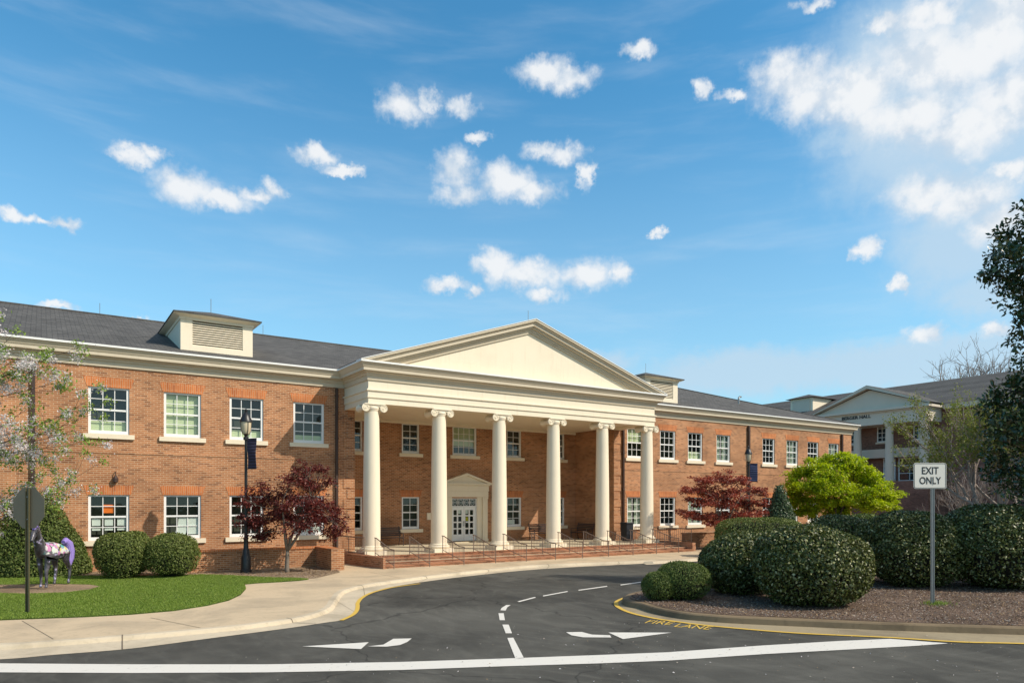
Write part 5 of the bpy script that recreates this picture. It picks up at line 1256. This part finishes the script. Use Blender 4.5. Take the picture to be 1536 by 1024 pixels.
x, y = XD(1528, 84); bare_tree('second bare winter tree above the hall roof, next to the magnolia', x, y, .0, 22.5, 54, 0, 5, 'bare_tree', .60, 'twig', .1, 6, (0, 0), 3)
x, y = XD(1437, 92); bare_tree('lowest bare winter tree behind the hall roof, nearest its pediment', x, y, .0, 18.0, 56, 0, 5, 'bare_tree', .60, 'twig', .1, 6, (0, 0), 3)

# cherry tree at the left
def cherry():
    d = 19.5; x, y = XD(-95, d); t = thing('cherry_tree', 'young cherry tree with white blossom and fresh leaves at the left edge', 'tree', (x, y, .11))
    rg = np.random.default_rng(61); b = MB(); tips = []
    def W(px, py, dd=0.0): X, Y = XD(px, d + dd); return np.array([X - x, Y - y, ZD(py, d + dd) - .11])
    root = W(-95, 800); limb(b, (0, 0, -.05), root, .11, .09, rg, .02, 4)
    crown = W(-92, 690); limb(b, root, crown, .09, .06, rg, .04, 4); upper = W(-70, 590); limb(b, crown, upper, .06, .035, rg, .05, 4)
    ends = [(112, 523, 0, upper), (100, 570, .4, upper), (133, 600, -.4, crown), (135, 622, .2, crown), (112, 645, 0, crown), (130, 665, -.3, crown), (140, 700, .3, root), (95, 738, -.2, root), (20, 500, .2, upper), (28, 535, -.3, upper), (60, 560, .5, upper), (45, 610, .4, crown), (70, 640, -.5, crown), (30, 680, .3, crown),
            (55, 715, .3, root), (10, 740, .2, root), (75, 690, -.2, crown), (5, 560, -.4, upper), (85, 545, -.3, upper), (-10, 480, .3, upper), (105, 720, .5, root)]
    C1, C2 = [], []
    for px, py, dd, src in ends:
        e_ = W(px, py, dd); pts = limb(b, src, e_, .015, .004, rg, .05, 9, -.02)
        for k in range(2, 10):
            q = pts[min(k, 9)]; 
            for m in range(2):
                tw = q + rg.normal(size=3) * np.array([.22, .22, .16]) + (pts[min(k + 1, 9)] - pts[max(k - 1, 0)]) * .5; limb(b, q, tw, .005, .002, rg, .05, 2)
                if rg.random() < (.55 if k > 5 else .25): C1.append(tw + rg.normal(size=(int(rg.integers(22, 46)), 3)) * .085)
                if rg.random() < (.48 if k > 6 else .75): C2.append(tw + rg.normal(size=(int(rg.integers(40, 85)), 3)) * .075)
    b.build('trunk', M['bark_dark'], t, True)
    for nm, CC, m_, s_, asp in (('crown', C1, 'cherry_leaf', .09, .5), ('blossom', C2, 'blossom', .048, .9)):
        C_ = np.concatenate(CC); n = len(C_); U = unit(rg.normal(size=C_.shape)); Nn = unit(np.cross(U, rg.normal(size=C_.shape))); sz = s_ * rg.uniform(.7, 1.25, n)
        link(nm, quads_mesh(nm, [M[m_]], [leaf_arrays(C_, U, Nn, sz, sz * asp)]), t)
cherry()

# grass ----------------------------------------------------------------
def in_poly(P_, poly):
    x, y = P_[:, 0], P_[:, 1]; ins = np.zeros(len(P_), bool); n = len(poly)
    for i in range(n):
        (x1_, y1_), (x2_, y2_) = poly[i], poly[(i + 1) % n]
        c_ = ((y1_ > y) != (y2_ > y)) & (x < (x2_ - x1_) * (y - y1_) / (y2_ - y1_ + 1e-12) + x1_); ins ^= c_
    return ins
def scatter(poly, n, rg, cond=None):
    A = np.array(poly); lo, hi = A.min(0), A.max(0); out = []
    while sum(map(len, out)) < n:
        P_ = lo + rg.random((n, 2)) * (hi - lo); P_ = P_[in_poly(P_, poly)]
        if cond is not None: P_ = P_[cond(P_)]
        out.append(P_)
        if len(P_) == 0: break
    return np.concatenate(out)[:n]
def visible(P_):
    r_, d_ = CO * P_[:, 0] - SI * P_[:, 1], SI * P_[:, 0] + CO * P_[:, 1]; return (CX + F * r_ / d_ > -120)
rg = np.random.default_rng(71)
gpts = scatter(LAWN, 190000, rg, visible); gpts = gpts[~in_poly(gpts, ring)]
n = len(gpts); hgt = rg.uniform(.018, .040, n) * (1 + .25 * np.sin(gpts[:, 0] * 1.7) * np.sin(gpts[:, 1] * 1.3))
C_ = np.column_stack([gpts, .118 + hgt * .45]); U = unit(np.column_stack([rg.normal(size=(n, 2)) * .38, np.ones(n)])); Nn = unit(np.cross(U, rg.normal(size=(n, 3))))
go = link('grass', quads_mesh('grass', [M['grass']], [leaf_arrays(C_, U, Nn, hgt, np.full(n, .011))])); go['kind'] = 'stuff'; go['label'] = 'short mown grass of the lawn'
tuft = scatter([(ISL[0][0] + .0, 0), (0, 0), (0, 1)], 0, rg) if False else None
ex, ey = XD(1405, F * (H - .15) / (906 - Y0)); n = 260
C_ = np.column_stack([ex + rg.normal(size=n) * .20, ey + rg.normal(size=n) * .14, .15 + rg.uniform(.02, .06, n)]); U = unit(np.column_stack([rg.normal(size=(n, 2)) * .4, np.ones(n)])); Nn = unit(np.cross(U, rg.normal(size=(n, 3))))
go = link('weeds', quads_mesh('weeds', [M['grass']], [leaf_arrays(C_, U, Nn, rg.uniform(.05, .12, n), np.full(n, .012))])); go['kind'] = 'stuff'
# mulch chips and fallen leaves
def chips(name, poly, n, z, mats, seed, cond=None, size=(.02, .055)):
    rg = np.random.default_rng(seed); P_ = scatter(poly, n, rg, cond); n = len(P_); s_ = rg.uniform(*size, n)
    C_ = np.column_stack([P_, z + rg.uniform(.002, .022, n)]); U = unit(np.column_stack([rg.normal(size=(n, 2)), rg.normal(size=n) * .25])); Nn = unit(np.column_stack([rg.normal(size=(n, 2)) * .5, np.ones(n)])); Nn = unit(Nn - U * (Nn * U).sum(1)[:, None])
    o = link(name, quads_mesh(name, mats, [leaf_arrays(C_, U, Nn, s_, s_ * rg.uniform(.3, .6, n))], rg.integers(0, len(mats), n))); o['kind'] = 'stuff'; return o
M['chip_a'] = plain('pale_chip', (0.36, 0.30, 0.25), .9); M['chip_b'] = plain('brown_chip', (0.20, 0.13, 0.09), .9); M['chip_c'] = plain('dark_chip', (0.075, 0.05, 0.04), .9); M['litter'] = plain('dry_leaf', (0.36, 0.24, 0.12), .8)
near = lambda P_: (SI * P_[:, 0] + CO * P_[:, 1] < 22) & visible(P_)
chips('mulch', [p for p in inner[1:-1]], 42000, .15, [M['chip_a'], M['chip_b'], M['chip_c'], M['chip_b'], M['chip_a'], M['litter']], 81, near)
chips('mulch', BED, 16000, .112, [M['chip_a'], M['chip_b'], M['chip_b'], M['litter']], 82, lambda P_: visible(P_))
chips('leaf_litter', [G(x, y, 0.02) for x, y in [(900, 930), (960, 915), (1060, 932), (1536, 960), (1536, 1024), (700, 1024), (200, 1024)]], 240, .004, [M['litter'], M['chip_a'], M['blossom']], 83, None, (.02, .045))

# horse statue ---------------------------------------------------------
def mk_horse_paint():
    m, N = mat('painted_horse'); P_ = N.n('ShaderNodeTexCoord').outputs['Object']; xyz = N.n('ShaderNodeSeparateXYZ', {0: P_})
    dark = N.mix(N.smooth(N.noise(P_, 6, 4), .35, .7), (0.035, 0.035, 0.042), (0.14, 0.13, 0.155))
    vor = N.n('ShaderNodeTexVoronoi', {'Vector': P_, 'Scale': 7.5, 'Randomness': 1.0}, feature='F1')
    cell = N.n('ShaderNodeSeparateColor', {0: vor.outputs['Color']}).outputs[0]
    pal = N.n('ShaderNodeValToRGB', {0: cell}); cr = pal.color_ramp; cr.interpolation = 'CONSTANT'
    cols = [(.0, (.62, .70, .66)), (.22, (.55, .25, .45)), (.38, (.72, .72, .68)), (.55, (.68, .58, .22)), (.68, (.10, .42, .42)), (.80, (.75, .75, .74)), (.9, (.40, .36, .62))]
    while len(cr.elements) < len(cols): cr.elements.new(.5)
    for e_, (p, c_) in zip(cr.elements, cols): e_.position = p; e_.color = c_ + (1,)
    # patchwork saddle over the back, ragged lower edge
    up = N.math('ADD', xyz.outputs[2], N.math('MULTIPLY_ADD', N.noise(P_, 5, 3), .35, -.17))
    sad = N.math('MULTIPLY', N.smooth(up, 1.00, 1.05), N.math('MULTIPLY', N.smooth(xyz.outputs[0], -.80, -.70), N.smooth(xyz.outputs[0], .62, .48)))
    sad = N.math('MULTIPLY', sad, N.smooth(vor.outputs['Distance'], .75, .62))
    c_ = N.mix(sad, dark, pal.outputs[0])
    sp = N.n('ShaderNodeTexVoronoi', {'Vector': P_, 'Scale': 9.0}, feature='F1').outputs['Distance']
    c_ = N.mix(N.math('MULTIPLY', N.smooth(sp, .34, .24), N.smooth(N.noise(P_, 3, 2), .44, .52)), c_, (.42, .38, .58))
    finish(N, c_, .3, None); return m
def horse():
    d = 20.45; x, y = RD((76 - CX) / F * d, d)
    t = thing('horse_statue', 'painted horse statue with patchwork back and purple tail on the lawn', 'statue', (x, y, .122), math.atan2(-CO, -SI) + RAD(6)); t.scale = (.95, .95, .97)
    V, E, R_ = [], [], []
    def add(p, r_, par=None):
        V.append(p); R_.append(r_)
        if par is not None: E.append((par, len(V) - 1))
        return len(V) - 1
    pel = add((-.52, 0, 1.16), (.25, .27)); bar = add((-.12, 0, 1.09), (.28, .30), pel); sho = add((.30, 0, 1.10), (.25, .28), bar); che = add((.50, 0, 1.16), (.18, .22), sho)
    n1 = add((.62, 0, 1.34), (.13, .19), che); n2 = add((.75, .02, 1.54), (.10, .15), n1); pol = add((.86, .04, 1.70), (.085, .11), n2)
    h1 = add((.98, .06, 1.63), (.085, .105), pol); h2 = add((1.10, .08, 1.50), (.06, .07), h1); h3 = add((1.18, .09, 1.41), (.05, .052), h2)
    for s_ in (-1, 1):
        a = add((.84, .04 + s_ * .05, 1.80), (.03, .03), pol); add((.83, .04 + s_ * .06, 1.91), (.010, .010), a)
        st_ = -.10 if s_ > 0 else .12
        h = add((-.60, s_ * .13, .96), (.16, .14), pel); k = add((-.50 + st_ * .3, s_ * .15, .78), (.105, .10), h); hk = add((-.70 + st_, s_ * .15, .50), (.055, .052), k); fe = add((-.63 + st_, s_ * .15, .14), (.038, .036), hk); add((-.59 + st_, s_ * .15, .035), (.052, .05), fe)
        ff = .10 if s_ > 0 else -.10
        f0 = add((.36, s_ * .13, .92), (.12, .11), sho); kn = add((.38 + ff, s_ * .13, .50), (.055, .052), f0); fb = add((.36 + ff, s_ * .13, .14), (.036, .035), kn); add((.40 + ff, s_ * .13, .035), (.05, .048), fb)
    me = bpy.data.meshes.new('body'); me.from_pydata(V, E, []); o = link('body', me, t); me.materials.append(mk_horse_paint())
    sk = o.modifiers.new('skin', 'SKIN'); sk.use_smooth_shade = True
    if not me.skin_vertices: me.attributes
    for sv, r_ in zip(me.skin_vertices[0].data, R_): sv.radius = r_
    me.skin_vertices[0].data[0].use_root = True
    sb = o.modifiers.new('sub', 'SUBSURF'); sb.levels = 2; sb.render_levels = 2
    pm, N = mat('purple_paint'); P_ = N.n('ShaderNodeTexCoord').outputs['Object']
    wv = N.n('ShaderNodeTexWave', {'Vector': P_, 'Scale': 9.0, 'Distortion': 1.5}).outputs['Fac']; finish(N, N.mix(wv, (.22, .15, .50), (.36, .28, .66)), .35)
    b = MB(); b.tube([(-.70, 0, 1.30), (-.82, 0, 1.34), (-.96, .01, 1.24), (-1.03, .02, 1.02), (-1.02, .03, .80), (-.94, .04, .60), (-.88, .05, .48)], [.06, .10, .135, .145, .125, .08, .02], 12)
    smooth_by_angle(b.build('tail', pm, t), 60)
    b = MB(); b.tube([(1.0, .06, 1.74), (.92, .05, 1.83), (.80, .03, 1.80), (.66, .01, 1.60), (.54, 0, 1.42), (.42, 0, 1.33)], [.03, .075, .075, .065, .055, .02], 10); smooth_by_angle(b.build('mane', pm, t), 60)
    for s_ in (-1, 1):
        b = MB(); b.lathe(0, 0, [(.001, -.02), (.016, -.012), (.02, 0), (.016, .012), (.001, .02)], 8); b.build('eye', M['signblack'], t, True, (1.0, .06 + s_ * .085, 1.655))
horse()
